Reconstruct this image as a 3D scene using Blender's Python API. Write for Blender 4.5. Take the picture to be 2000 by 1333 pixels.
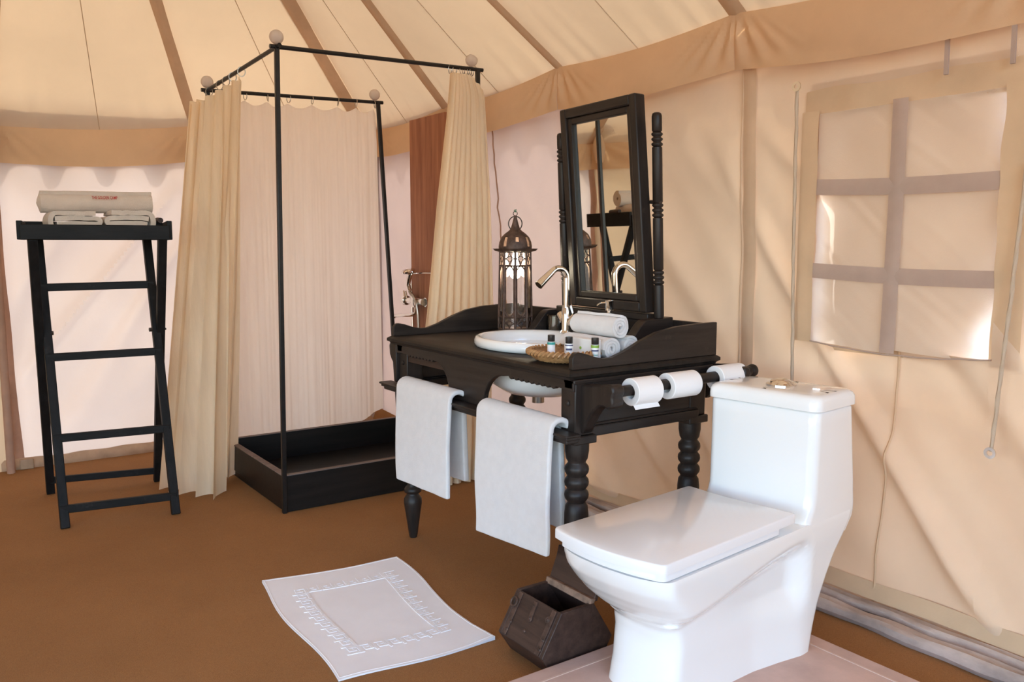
import bpy, bmesh, math, random
from math import sin, cos, pi, radians, sqrt, atan2
from mathutils import Vector, Matrix, noise
for o in list(bpy.data.objects):
    bpy.data.objects.remove(o)
SC = bpy.context.scene
COL = SC.collection
RND = random.Random(7)

# ------------------------------------------------------------------ camera, sky, sun, exposure
cam_data = bpy.data.cameras.new('camera')
cam = bpy.data.objects.new('camera', cam_data)
COL.objects.link(cam)
cam.location = (0, 0, 1.2)
cam.rotation_euler = (radians(90) - math.atan(189.5 / 1650), 0, radians(-35.11))
cam_data.sensor_width = 36
cam_data.lens = 1650 / 2000 * 36
cam_data.clip_start = 0.02
SC.camera = cam

SUN_DIR = Vector((0.42, 0.80, 0.62)).normalized()
sun_data = bpy.data.lights.new('sun', 'SUN')
sun_data.energy = 4.6
sun_data.angle = radians(1.6)
sun_data.color = (1.0, 0.93, 0.84)
sun = bpy.data.objects.new('sun', sun_data)
COL.objects.link(sun)
sun.rotation_euler = SUN_DIR.to_track_quat('Z', 'Y').to_euler()

world = bpy.data.worlds.new('sky')
SC.world = world
world.use_nodes = True
wn = world.node_tree
bg = wn.nodes['Background']
sky = wn.nodes.new('ShaderNodeTexSky')
sky.sky_type = 'NISHITA'
sky.sun_disc = False
sky.sun_elevation = math.asin(SUN_DIR.z)
sky.sun_rotation = atan2(SUN_DIR.x, SUN_DIR.y)
sky.air_density = 1.0
sky.dust_density = 1.4
wn.links.new(sky.outputs[0], bg.inputs[0])
bg.inputs[1].default_value = 0.69

SC.view_settings.view_transform = 'Standard'
SC.view_settings.look = 'None'
SC.view_settings.gamma = 1
SC.view_settings.exposure = 0.88
SC.view_settings.use_curve_mapping = False
SC.cycles.max_bounces = 14
SC.cycles.diffuse_bounces = 6
SC.cycles.transmission_bounces = 10
SC.cycles.transparent_max_bounces = 12
SC.cycles.caustics_reflective = False
SC.cycles.caustics_refractive = False
SC.cycles.sample_clamp_indirect = 8

# ------------------------------------------------------------------ materials
def new_mat(name):
    m = bpy.data.materials.new(name)
    m.use_nodes = True
    nt = m.node_tree
    for n in list(nt.nodes):
        nt.nodes.remove(n)
    out = nt.nodes.new('ShaderNodeOutputMaterial')
    return m, nt, out

def N(nt, kind, **kw):
    n = nt.nodes.new(kind)
    for k, v in kw.items():
        if k in n.inputs:
            n.inputs[k].default_value = v
        else:
            setattr(n, k, v)
    return n

def coords(nt, scale=(1, 1, 1)):
    t = nt.nodes.new('ShaderNodeTexCoord')
    mp = nt.nodes.new('ShaderNodeMapping')
    mp.inputs['Scale'].default_value = scale
    nt.links.new(t.outputs['Object'], mp.inputs[0])
    return mp.outputs[0]

def ramp(nt, src, stops):
    r = nt.nodes.new('ShaderNodeValToRGB')
    el = r.color_ramp.elements
    while len(el) < len(stops):
        el.new(0.5)
    for e, (p, c) in zip(el, stops):
        e.position = p
        e.color = (*c, 1)
    nt.links.new(src, r.inputs[0])
    return r.outputs[0]

def bump(nt, src, strength, dist=0.002, prev=None):
    b = nt.nodes.new('ShaderNodeBump')
    b.inputs['Strength'].default_value = strength
    b.inputs['Distance'].default_value = dist
    nt.links.new(src, b.inputs['Height'])
    if prev:
        nt.links.new(prev, b.inputs['Normal'])
    return b.outputs[0]

def noise_tex(nt, vec, scale, detail=4, rough=0.55):
    n = N(nt, 'ShaderNodeTexNoise', Scale=scale, Detail=detail, Roughness=rough)
    nt.links.new(vec, n.inputs['Vector'])
    return n.outputs['Fac']

def fabric(name, col, trans, var=0.10, weave=900, tcol=None, stretch=(1, 1, 1), bstr=0.25, stain=2.2):
    """cloth that passes light: diffuse on this side, translucent from the other"""
    m, nt, out = new_mat(name)
    v = coords(nt, stretch)
    n1 = noise_tex(nt, v, stain, 5, 0.6)
    lo = tuple(c * (1 - var) for c in col)
    hi = tuple(min(1, c * (1 + var * 0.6)) for c in col)
    c1 = ramp(nt, n1, [(0.3, lo), (0.7, hi)])
    tc = tcol or col
    lo2 = tuple(c * (1 - var) for c in tc)
    hi2 = tuple(min(1, c * (1 + var * 0.6)) for c in tc)
    c2 = ramp(nt, n1, [(0.3, lo2), (0.7, hi2)])
    n2 = noise_tex(nt, v, weave, 2, 0.5)
    n3 = noise_tex(nt, v, 14, 4, 0.6)
    b = bump(nt, n2, bstr, 0.0015)
    b = bump(nt, n3, 0.25, 0.006, b)
    d = nt.nodes.new('ShaderNodeBsdfDiffuse')
    t = nt.nodes.new('ShaderNodeBsdfTranslucent')
    nt.links.new(c1, d.inputs[0]); nt.links.new(c2, t.inputs[0])
    nt.links.new(b, d.inputs['Normal']); nt.links.new(b, t.inputs['Normal'])
    mx = N(nt, 'ShaderNodeMixShader')
    mx.inputs[0].default_value = trans
    nt.links.new(d.outputs[0], mx.inputs[1]); nt.links.new(t.outputs[0], mx.inputs[2])
    nt.links.new(mx.outputs[0], out.inputs[0])
    return m

def solid(name, col, rough=0.5, metal=0.0, var=0.0, vscale=6, bscale=0, bstr=0.2, bdist=0.002, coat=0.0, sheen=0.0, stretch=(1, 1, 1), spec=0.5, col2=None):
    m, nt, out = new_mat(name)
    p = N(nt, 'ShaderNodeBsdfPrincipled', Roughness=rough, Metallic=metal)
    p.inputs['Coat Weight'].default_value = coat
    p.inputs['Sheen Weight'].default_value = sheen
    p.inputs['Specular IOR Level'].default_value = spec
    v = coords(nt, stretch)
    if var or col2:
        n = noise_tex(nt, v, vscale, 6, 0.6)
        lo = col2 or tuple(c * (1 - var) for c in col)
        hi = col if col2 else tuple(min(1, c * (1 + var)) for c in col)
        nt.links.new(ramp(nt, n, [(0.32, lo), (0.68, hi)]), p.inputs['Base Color'])
    else:
        p.inputs['Base Color'].default_value = (*col, 1)
    if bscale:
        nt.links.new(bump(nt, noise_tex(nt, v, bscale, 5, 0.65), bstr, bdist), p.inputs['Normal'])
    nt.links.new(p.outputs[0], out.inputs[0])
    return m

def dark_wood(name, axis, lo, hi, rough=0.42, worn=(0.10, 0.075, 0.06), spec=0.3):
    """old dark stained wood with its grain along one axis and a few worn, paler patches"""
    m, nt, out = new_mat(name)
    st = [34, 34, 34]; st['xyz'.index(axis)] = 2.2
    v = coords(nt, tuple(st)); v2 = coords(nt)
    g = noise_tex(nt, v, 1.0, 6, 0.65)
    c = ramp(nt, g, [(0.3, lo), (0.72, hi)])
    w = noise_tex(nt, v2, 9, 8, 0.75)
    wf = nt.nodes.new('ShaderNodeValToRGB')
    wf.color_ramp.elements[0].position = 0.60; wf.color_ramp.elements[1].position = 0.80
    wf.color_ramp.elements[1].color = (0.5, 0.5, 0.5, 1)
    nt.links.new(w, wf.inputs[0])
    mix = nt.nodes.new('ShaderNodeMix'); mix.data_type = 'RGBA'
    nt.links.new(wf.outputs[0], mix.inputs[0])
    nt.links.new(c, mix.inputs[6]); mix.inputs[7].default_value = (*worn, 1)
    p = N(nt, 'ShaderNodeBsdfPrincipled', Roughness=rough)
    p.inputs['Specular IOR Level'].default_value = spec
    nt.links.new(mix.outputs[2], p.inputs['Base Color'])
    b = bump(nt, g, 0.35, 0.002)
    b = bump(nt, w, 0.15, 0.003, b)
    nt.links.new(b, p.inputs['Normal'])
    nt.links.new(p.outputs[0], out.inputs[0])
    return m

def thin_glass(name, tint=(1, 1, 1), fac=0.10):
    m, nt, out = new_mat(name)
    t = N(nt, 'ShaderNodeBsdfTransparent'); t.inputs[0].default_value = (*tint, 1)
    g = N(nt, 'ShaderNodeBsdfGlossy', Roughness=0.03)
    fr = N(nt, 'ShaderNodeFresnel', IOR=1.5)
    ad = N(nt, 'ShaderNodeMath', operation='ADD'); ad.inputs[1].default_value = fac
    nt.links.new(fr.outputs[0], ad.inputs[0])
    mx = N(nt, 'ShaderNodeMixShader')
    nt.links.new(ad.outputs[0], mx.inputs[0])
    nt.links.new(t.outputs[0], mx.inputs[1]); nt.links.new(g.outputs[0], mx.inputs[2])
    nt.links.new(mx.outputs[0], out.inputs[0])
    return m

def emit(name, col, s):
    m, nt, out = new_mat(name)
    e = N(nt, 'ShaderNodeEmission', Strength=s); e.inputs[0].default_value = (*col, 1)
    nt.links.new(e.outputs[0], out.inputs[0])
    return m

M = {}
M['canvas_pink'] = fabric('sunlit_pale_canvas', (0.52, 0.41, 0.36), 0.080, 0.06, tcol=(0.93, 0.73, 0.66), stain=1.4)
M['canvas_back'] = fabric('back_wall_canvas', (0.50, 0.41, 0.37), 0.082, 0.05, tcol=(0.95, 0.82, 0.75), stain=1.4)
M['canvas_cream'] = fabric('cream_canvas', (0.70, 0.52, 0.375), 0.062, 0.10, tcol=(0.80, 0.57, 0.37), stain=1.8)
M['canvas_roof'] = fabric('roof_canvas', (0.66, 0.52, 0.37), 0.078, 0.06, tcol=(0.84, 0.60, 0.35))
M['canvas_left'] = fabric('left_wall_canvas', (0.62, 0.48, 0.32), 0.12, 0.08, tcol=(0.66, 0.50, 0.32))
M['valance'] = fabric('tan_valance', (0.68, 0.48, 0.31), 0.26, 0.08, tcol=(0.92, 0.60, 0.30), stain=3)
M['strap'] = fabric('tan_webbing', (0.62, 0.44, 0.30), 0.15, 0.12, tcol=(0.6, 0.4, 0.25), stain=6)
M['strip'] = fabric('wall_strip', (0.70, 0.50, 0.34), 0.14, 0.10, tcol=(0.7, 0.5, 0.32), stain=5)
M['strip_brown'] = fabric('brown_strip', (0.46, 0.28, 0.20), 0.15, 0.15, tcol=(0.5, 0.28, 0.18), stain=8)
M['tape'] = fabric('mauve_tape', (0.50, 0.375, 0.31), 0.15, 0.08, tcol=(0.55, 0.40, 0.33), stain=8)
M['border'] = fabric('window_border', (0.68, 0.49, 0.32), 0.13, 0.10, tcol=(0.72, 0.48, 0.28), stain=4)
M['hem'] = fabric('hem_band', (0.52, 0.36, 0.24), 0.2, 0.2, tcol=(0.5, 0.3, 0.17), stain=9)
M['scallop'] = fabric('outer_scallops', (0.5, 0.33, 0.2), 0.10, 0.1, tcol=(0.8, 0.42, 0.18))
M['curtain'] = fabric('crinkled_muslin', (0.90, 0.77, 0.58), 0.44, 0.08, weave=260, tcol=(0.95, 0.81, 0.60), stretch=(3, 3, 0.35), bstr=0.5, stain=7)
M['curtain_pink'] = fabric('backlit_muslin', (0.95, 0.83, 0.72), 0.58, 0.05, weave=260, tcol=(0.99, 0.91, 0.83), stretch=(3, 3, 0.3), bstr=0.5, stain=7)
M['terry'] = solid('white_terry', (0.82, 0.80, 0.80), 0.95, sheen=0.4, bscale=520, bstr=0.9, bdist=0.003, var=0.03, vscale=30)
M['terry_cream'] = solid('cream_terry', (0.62, 0.51, 0.42), 0.95, sheen=0.3, bscale=420, bstr=0.9, bdist=0.003, var=0.05, vscale=20)
M['mat'] = solid('white_bath_mat', (0.82, 0.81, 0.83), 0.95, sheen=0.3, bscale=900, bstr=0.35, bdist=0.001, var=0.02, vscale=12)
M['ceramic'] = solid('white_ceramic', (0.86, 0.87, 0.87), 0.07, coat=0.5)
M['plastic'] = solid('white_seat_plastic', (0.84, 0.85, 0.87), 0.13)
M['paper'] = solid('white_tissue', (0.86, 0.85, 0.85), 0.9, bscale=300, bstr=0.25)
M['chrome'] = solid('chrome', (0.80, 0.78, 0.75), 0.09, 1.0)
M['steel'] = solid('dull_steel', (0.45, 0.42, 0.38), 0.3, 1.0)
M['iron'] = solid('dark_iron', (0.055, 0.042, 0.035), 0.55, 0.6, var=0.4, vscale=30, bscale=90, bstr=0.3)
M['rusty'] = solid('rusty_iron', (0.10, 0.06, 0.045), 0.6, 0.5, var=0.45, vscale=40, bscale=160, bstr=0.4)
M['wood_x'] = dark_wood('dark_wood_across', 'x', (0.011, 0.008, 0.007), (0.034, 0.025, 0.021))
M['wood_y'] = dark_wood('dark_wood_along', 'y', (0.011, 0.008, 0.007), (0.034, 0.025, 0.021))
M['wood_z'] = dark_wood('dark_wood_upright', 'z', (0.011, 0.008, 0.007), (0.034, 0.025, 0.021))
M['top'] = dark_wood('washstand_top_wood', 'y', (0.008, 0.0055, 0.0045), (0.028, 0.020, 0.015), 0.58)
M['black_x'] = dark_wood('black_wood_across', 'x', (0.006, 0.006, 0.006), (0.016, 0.015, 0.015), 0.55, (0.06, 0.056, 0.056), 0.14)
M['black_z'] = dark_wood('black_wood_upright', 'z', (0.006, 0.006, 0.006), (0.015, 0.014, 0.014), 0.52, (0.05, 0.047, 0.047), 0.14)
M['tray_wood'] = dark_wood('tray_black_wood', 'x', (0.004, 0.004, 0.004), (0.012, 0.010, 0.009), 0.42, (0.03, 0.026, 0.022))
M['rim_wood'] = dark_wood('tray_rim_wood', 'x', (0.12, 0.085, 0.07), (0.22, 0.16, 0.135), 0.6, (0.3, 0.23, 0.2))
M['bin_wood'] = dark_wood('old_box_wood', 'y', (0.025, 0.014, 0.011), (0.075, 0.042, 0.032), 0.45, (0.16, 0.11, 0.09))
M['bin_raw'] = solid('raw_broken_wood', (0.22, 0.14, 0.10), 0.8, var=0.4, vscale=30, bscale=60, bstr=0.5)
M['red_wood'] = dark_wood('red_brown_board', 'z', (0.23, 0.082, 0.042), (0.44, 0.185, 0.098), 0.6, (0.42, 0.2, 0.12))
M['frame_iron'] = solid('black_painted_iron', (0.012, 0.011, 0.011), 0.38, 0.3, var=0.3, vscale=30, bscale=70, bstr=0.1)
M['stone'] = solid('pink_sandstone', (0.56, 0.39, 0.33), 0.7, var=0.14, vscale=7, bscale=60, bstr=0.25)
M['groove'] = solid('pale_groove', (0.62, 0.46, 0.39), 0.7)
M['roll_cloth'] = solid('grey_groundsheet', (0.46, 0.37, 0.32), 0.85, var=0.35, vscale=9, bscale=40, bstr=0.6, bdist=0.006, stretch=(1, 0.5, 1))
M['glass'] = thin_glass('clear_glass', fac=0.03)
M['vinyl'] = fabric('window_film', (0.70, 0.56, 0.44), 0.36, 0.05, tcol=(0.88, 0.84, 0.80), weave=500, stain=2)
M['flap'] = fabric('outer_flap', (0.80, 0.74, 0.68), 0.68, 0.05, tcol=(0.92, 0.84, 0.76))
M['seam'] = fabric('sewn_seam', (0.66, 0.52, 0.37), 0.05, 0.05)
M['storm'] = fabric('storm_flap_canvas', (0.6, 0.45, 0.3), 0.12, 0.05, tcol=(0.74, 0.54, 0.37))
M['ball'] = fabric('frosted_ball', (0.78, 0.68, 0.60), 0.35, 0.03)
M['mirror'] = solid('mirror_glass', (0.82, 0.80, 0.74), 0.015, 1.0)
M['cane'] = solid('woven_cane', (0.52, 0.30, 0.13), 0.5, var=0.4, vscale=60, bscale=120, bstr=0.4, col2=(0.28, 0.13, 0.05))
M['black_cap'] = solid('black_plastic', (0.015, 0.014, 0.014), 0.3)
M['bottle_white'] = solid('white_bottle', (0.80, 0.80, 0.80), 0.35)
M['teal'] = solid('teal_print', (0.03, 0.30, 0.27), 0.4)
M['lime'] = solid('lime_print', (0.25, 0.42, 0.06), 0.4)
M['navy'] = solid('navy_print', (0.05, 0.06, 0.15), 0.4)
M['red'] = solid('red_print', (0.42, 0.03, 0.03), 0.6)
M['red_thread'] = solid('red_thread', (0.36, 0.015, 0.02), 0.7)
M['soap'] = solid('orange_soap', (0.72, 0.25, 0.13), 0.5, var=0.1)
M['green_thread'] = solid('green_thread', (0.02, 0.22, 0.10), 0.7)
M['cord'] = solid('cotton_cord', (0.52, 0.40, 0.29), 0.9, bscale=300, bstr=0.7)
M['bulb'] = emit('lit_bulb', (1.0, 0.86, 0.62), 60)
M['sand'] = solid('sandy_ground', (0.50, 0.38, 0.27), 0.95, var=0.15, vscale=3)

# floor: brown coir matting
def make_floor_mat():
    m, nt, out = new_mat('brown_coir_matting')
    v = coords(nt)
    n1 = noise_tex(nt, v, 1.3, 5, 0.6)
    n2 = noise_tex(nt, v, 420, 3, 0.6)
    n3 = noise_tex(nt, coords(nt, (1, 30, 1)), 9, 5, 0.7)
    c = ramp(nt, n1, [(0.3, (0.33, 0.160, 0.060)), (0.7, (0.42, 0.208, 0.080))])
    c2 = ramp(nt, n2, [(0.25, (0.50, 0.46, 0.42)), (0.75, (1.0, 1.0, 1.0))])
    mx = nt.nodes.new('ShaderNodeMix'); mx.data_type = 'RGBA'; mx.blend_type = 'MULTIPLY'
    mx.inputs[0].default_value = 0.75
    nt.links.new(c, mx.inputs[6]); nt.links.new(c2, mx.inputs[7])
    p = N(nt, 'ShaderNodeBsdfPrincipled', Roughness=0.9)
    p.inputs['Specular IOR Level'].default_value = 0.2
    nt.links.new(mx.outputs[2], p.inputs['Base Color'])
    b = bump(nt, n2, 0.5, 0.003)
    b = bump(nt, n3, 0.12, 0.004, b)
    nt.links.new(b, p.inputs['Normal'])
    nt.links.new(p.outputs[0], out.inputs[0])
    return m
M['floor'] = make_floor_mat()

# ------------------------------------------------------------------ mesh helpers
class MB:
    def __init__(s):
        s.v = []; s.f = []
    def add(s, verts, faces):
        b = len(s.v)
        s.v += [tuple(p) for p in verts]
        s.f += [tuple(i + b for i in f) for f in faces]
        return s
    def box(s, lo, hi):
        x0, y0, z0 = lo; x1, y1, z1 = hi
        return s.add([(x0, y0, z0), (x1, y0, z0), (x1, y1, z0), (x0, y1, z0), (x0, y0, z1), (x1, y0, z1), (x1, y1, z1), (x0, y1, z1)],
                     [(0, 3, 2, 1), (4, 5, 6, 7), (0, 1, 5, 4), (1, 2, 6, 5), (2, 3, 7, 6), (3, 0, 4, 7)])
    def bar(s, a, b, w, d, up=(0, 0, 1)):
        a = Vector(a); b = Vector(b); t = (b - a).normalized()
        u = Vector(up)
        if abs(t.dot(u)) > 0.95:
            u = Vector((0, 1, 0))
        x = t.cross(u).normalized(); y = x.cross(t).normalized()
        vs = [p + x * (i * w / 2) + y * (j * d / 2) for p in (a, b) for i, j in ((-1, -1), (1, -1), (1, 1), (-1, 1))]
        return s.add(vs, [(0, 3, 2, 1), (4, 5, 6, 7), (0, 1, 5, 4), (1, 2, 6, 5), (2, 3, 7, 6), (3, 0, 4, 7)])
    def tube(s, path, r, n=10, closed=False, rfun=None):
        P = [Vector(p) for p in path]; k = len(P)
        T = []
        for i in range(k):
            if closed:
                t = P[(i + 1) % k] - P[i - 1]
            else:
                t = P[min(i + 1, k - 1)] - P[max(i - 1, 0)]
            T.append(t.normalized() if t.length > 1e-9 else Vector((0, 0, 1)))
        u = Vector((0, 0, 1)) if abs(T[0].z) < 0.9 else Vector((1, 0, 0))
        x = T[0].cross(u).normalized()
        vs = []
        for i in range(k):
            x = (x - T[i] * x.dot(T[i])).normalized()
            y = T[i].cross(x)
            rr = r[i] if isinstance(r, (list, tuple)) else r
            for j in range(n):
                a = 2 * pi * j / n
                q = rr * (rfun(i, a) if rfun else 1)
                vs.append(P[i] + x * (cos(a) * q) + y * (sin(a) * q))
        fs = []
        for i in range(k if closed else k - 1):
            i2 = (i + 1) % k
            for j in range(n):
                j2 = (j + 1) % n
                fs.append((i * n + j, i * n + j2, i2 * n + j2, i2 * n + j))
        if not closed:
            fs.append(tuple(range(n - 1, -1, -1))); fs.append(tuple((k - 1) * n + j for j in range(n)))
        return s.add(vs, fs)
    def lathe(s, prof, c=(0, 0, 0), n=28, sx=1, sy=1, mat=None, cap=True, rot=0):
        vs = []; k = len(prof)
        for r, z in prof:
            for j in range(n):
                a = 2 * pi * j / n + rot
                p = Vector((r * cos(a) * sx, r * sin(a) * sy, z))
                if mat is not None:
                    p = mat @ p
                vs.append((p.x + c[0], p.y + c[1], p.z + c[2]))
        fs = []
        for i in range(k - 1):
            for j in range(n):
                j2 = (j + 1) % n
                fs.append((i * n + j, i * n + j2, (i + 1) * n + j2, (i + 1) * n + j))
        if cap:
            fs.append(tuple(range(n - 1, -1, -1))); fs.append(tuple((k - 1) * n + j for j in range(n)))
        return s.add(vs, fs)
    def prism(s, poly, axis, a0, a1):
        def P(u, v, a):
            return {'x': (a, u, v), 'y': (u, a, v), 'z': (u, v, a)}[axis]
        n = len(poly)
        vs = [P(u, v, a0) for u, v in poly] + [P(u, v, a1) for u, v in poly]
        fs = [tuple(range(n - 1, -1, -1)), tuple(range(n, 2 * n))]
        for i in range(n):
            j = (i + 1) % n
            fs.append((i, j, n + j, n + i))
        return s.add(vs, fs)
    def grid(s, fn, nu, nv, closed_u=False):
        vs = [fn(i / nu, j / nv) for j in range(nv + 1) for i in range(nu + (0 if closed_u else 1))]
        w = nu if closed_u else nu + 1
        fs = []
        for j in range(nv):
            for i in range(nu):
                i2 = (i + 1) % w
                fs.append((j * w + i, j * w + i2, (j + 1) * w + i2, (j + 1) * w + i))
        return s.add(vs, fs)
    def ribbon(s, path, t, axis, a0, a1):
        """a strip of thickness t whose edge-on line is path, running from a0 to a1 along an axis"""
        n = len(path); L = []; R = []
        for i in range(n):
            p0 = path[max(i - 1, 0)]; p1 = path[min(i + 1, n - 1)]
            dx, dy = p1[0] - p0[0], p1[1] - p0[1]; l = sqrt(dx * dx + dy * dy) or 1
            nx, ny = -dy / l, dx / l
            L.append((path[i][0] + nx * t / 2, path[i][1] + ny * t / 2)); R.append((path[i][0] - nx * t / 2, path[i][1] - ny * t / 2))
        def P(u, v, a):
            return {'x': (a, u, v), 'y': (u, a, v), 'z': (u, v, a)}[axis]
        m = 8
        vs = []
        for k in range(m + 1):
            a = a0 + (a1 - a0) * k / m
            vs += [P(u, v, a) for u, v in L] + [P(u, v, a) for u, v in R]
        w = 2 * n; fs = []
        for k in range(m):
            b = k * w; c = b + w
            for i in range(n - 1):
                fs.append((b + i, b + i + 1, c + i + 1, c + i))
                fs.append((b + n + i, c + n + i, c + n + i + 1, b + n + i + 1))
            fs.append((b, c, c + n, b + n)); fs.append((b + n - 1, b + 2 * n - 1, c + 2 * n - 1, c + n - 1))
        for b in (0, m * w):
            for i in range(n - 1):
                fs.append((b + i, b + n + i, b + n + i + 1, b + i + 1))
        return s.add(vs, fs)
    def build(s, name, mat, parent=None, smooth=True, bevel=0, local=False, subsurf=0, sharp=40, flip=False):
        me = bpy.data.meshes.new(name)
        o = bpy.data.objects.new(name, me)
        COL.objects.link(o)
        if parent is not None:
            o.parent = parent
            org = Vector((0, 0, 0)) if local else origin_of(parent)
        elif local:
            org = Vector((0, 0, 0))
        else:
            xs = [p[0] for p in s.v]; ys = [p[1] for p in s.v]; zs = [p[2] for p in s.v]
            org = Vector(((min(xs) + max(xs)) / 2, (min(ys) + max(ys)) / 2, min(zs)))
            o.location = org
        ORG[o.name] = org if (parent is None or not local) else Vector((0, 0, 0))
        me.from_pydata([(p[0] - org.x, p[1] - org.y, p[2] - org.z) for p in s.v], [], s.f)
        bm = bmesh.new(); bm.from_mesh(me)
        bmesh.ops.recalc_face_normals(bm, faces=bm.faces)
        bm.to_mesh(me); bm.free()
        me.materials.append(M[mat] if isinstance(mat, str) else mat)
        if smooth:
            for p in me.polygons:
                p.use_smooth = True
            me.set_sharp_from_angle(angle=radians(sharp))
        if bevel:
            b = o.modifiers.new('bevel', 'BEVEL'); b.width = bevel; b.segments = 2; b.limit_method = 'ANGLE'; b.angle_limit = radians(35)
            b.harden_normals = False
        if subsurf:
            q = o.modifiers.new('subdivision', 'SUBSURF'); q.levels = subsurf; q.render_levels = subsurf
        return o
ORG = {}
def origin_of(o):
    return ORG.get(o.name, Vector(o.location))

def tag(o, label=None, cat=None, group=None, kind=None):
    if label: o['label'] = label
    if cat: o['category'] = cat
    if group: o['group'] = group
    if kind: o['kind'] = kind
    return o
def thing(name, label, cat, loc=(0, 0, 0), group=None, rotz=0):
    o = bpy.data.objects.new(name, None)
    o.empty_display_size = 0.05
    COL.objects.link(o)
    o.location = loc; o.rotation_euler = (0, 0, rotz)
    ORG[o.name] = Vector(loc)
    return tag(o, label, cat, group)
def struct(name, loc=(0, 0, 0), label=None):
    o = bpy.data.objects.new(name, None); o.empty_display_size = 0.05
    COL.objects.link(o); o.location = loc; ORG[o.name] = Vector(loc)
    return tag(o, label, None, None, 'structure')
def dup(o, name, parent=None, loc=None):
    c = o.copy(); c.name = name
    COL.objects.link(c)
    if parent is not None: c.parent = parent
    if loc is not None: c.location = loc
    return c
def lerp(a, b, t): return a + (b - a) * t
def sstep(a, b, x):
    t = max(0, min(1, (x - a) / (b - a))); return t * t * (3 - 2 * t)
def poly_at(pts, t):
    """point at parameter t of a list of (t, x, y, z)"""
    for a, b in zip(pts, pts[1:]):
        if t <= b[0]:
            q = (t - a[0]) / (b[0] - a[0]) if b[0] > a[0] else 0
            return Vector([lerp(a[i], b[i], q) for i in (1, 2, 3)])
    return Vector(pts[-1][1:])
def pw(pts, x):
    if x <= pts[0][0]: return pts[0][1]
    for (a, u), (b, v) in zip(pts, pts[1:]):
        if x <= b: return lerp(u, v, (x - a) / (b - a))
    return pts[-1][1]
def nz(x, y, z=0): return noise.noise(Vector((x, y, z)))

# ------------------------------------------------------------------ tent: floor, walls, roof
XR, YB = 2.50, 5.16
tag(MB().box((-30, -30, -0.25), (30, 30, -0.12)).build('ground', 'sand', smooth=False), kind='structure')
tag(MB().box((-1.9, -1.7, -0.12), (2.62, 5.3, 0.0)).build('floor', 'floor', smooth=False), kind='structure')

EAVE_R = [(-1.6, 2.0), (0.05, 2.0), (1.09, 2.0), (2.126, 2.024), (3.165, 2.006), (4.205, 1.955), (5.16, 1.93)]
EAVE_B = [(0.36, 1.80), (0.38, 1.80), (1.39, 1.877), (2.5, 1.93)]

def crease(p, q, seed, fp, fq, amp):
    """soft cloth folds that run along q and repeat across p"""
    a = nz(p * fp, q * fq, seed)
    b = nz(p * fp * 2.1 + 7, q * fq * 1.4, seed + 3)
    c = nz(p * fp * 0.6 + 3, q * fq * 0.5, seed + 7)
    ridge = math.exp(-(a / 0.16) ** 2) * (0.55 + 0.45 * sstep(-0.2, 0.3, c))
    return amp * (0.6 * ridge + 0.30 * b + 0.5 * c)

def wall_right_x(y, z):
    p = 0.76 * y - 0.65 * z; q = 0.65 * y + 0.76 * z
    k = sstep(3.2, 2.9, y) * 0.8 + 0.2
    d = crease(p, q, 1.3, 3.6, 0.55, 0.080) * k
    d += 0.006 * nz(y * 3, z * 3, 5)
    d *= (sstep(0.0, 0.25, z) * 0.8 + 0.2) * (1 - sstep(1.45, 1.72, z))
    d -= 0.016 * sstep(1.6, 1.8, z)
    for yy in (2.075, 3.133):                      # pulled flat at the wall poles
        d *= 1 - 0.8 * math.exp(-((y - yy) / 0.05) ** 2)
    bow = 0.035 * sin(pi * max(0, min(1, z / 1.9)))
    return XR + bow - d + 0.008
WIN = (1.165, 1.765, 0.87, 1.62)
wr = struct('wall_right')
def wall_patch(y0, y1, z0, z1, step=0.016):
    nu = max(2, int(abs(y1 - y0) / step)); nv = max(2, int((z1 - z0) / step))
    return (lambda u, v: (wall_right_x(lerp(y0, y1, u), lerp(z0, z1, v)), lerp(y0, y1, u), lerp(z0, z1, v))), nu, nv
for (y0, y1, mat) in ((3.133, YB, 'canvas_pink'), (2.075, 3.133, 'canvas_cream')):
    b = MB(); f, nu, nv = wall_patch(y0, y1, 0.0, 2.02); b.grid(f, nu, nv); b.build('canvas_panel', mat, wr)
b = MB()
for (y0, y1, z0, z1) in ((WIN[1], 2.075, 0, 2.02), (-1.6, WIN[0], 0, 2.02), (WIN[0], WIN[1], 0, WIN[2]), (WIN[0], WIN[1], WIN[3], 2.02)):
    f, nu, nv = wall_patch(y0, y1, z0, z1); b.grid(f, nu, nv)
b.build('canvas_panel', 'canvas_cream', wr)
b = MB(); b.grid(lambda u, v: (XR + 0.10 + 0.01 * nz(u * 9, v), lerp(3.1, -1.6, u), v * 0.775), 60, 8); b.build('outer_skirt', 'flap', wr)
b = MB(); b.tube([(XR, YB, 0.0), (XR, YB, 1.97)], 0.055, 12); b.build('pole_sleeve', 'canvas_back', wr)  # hidden corner tube, added to stop sun leaking between the two walls
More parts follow.
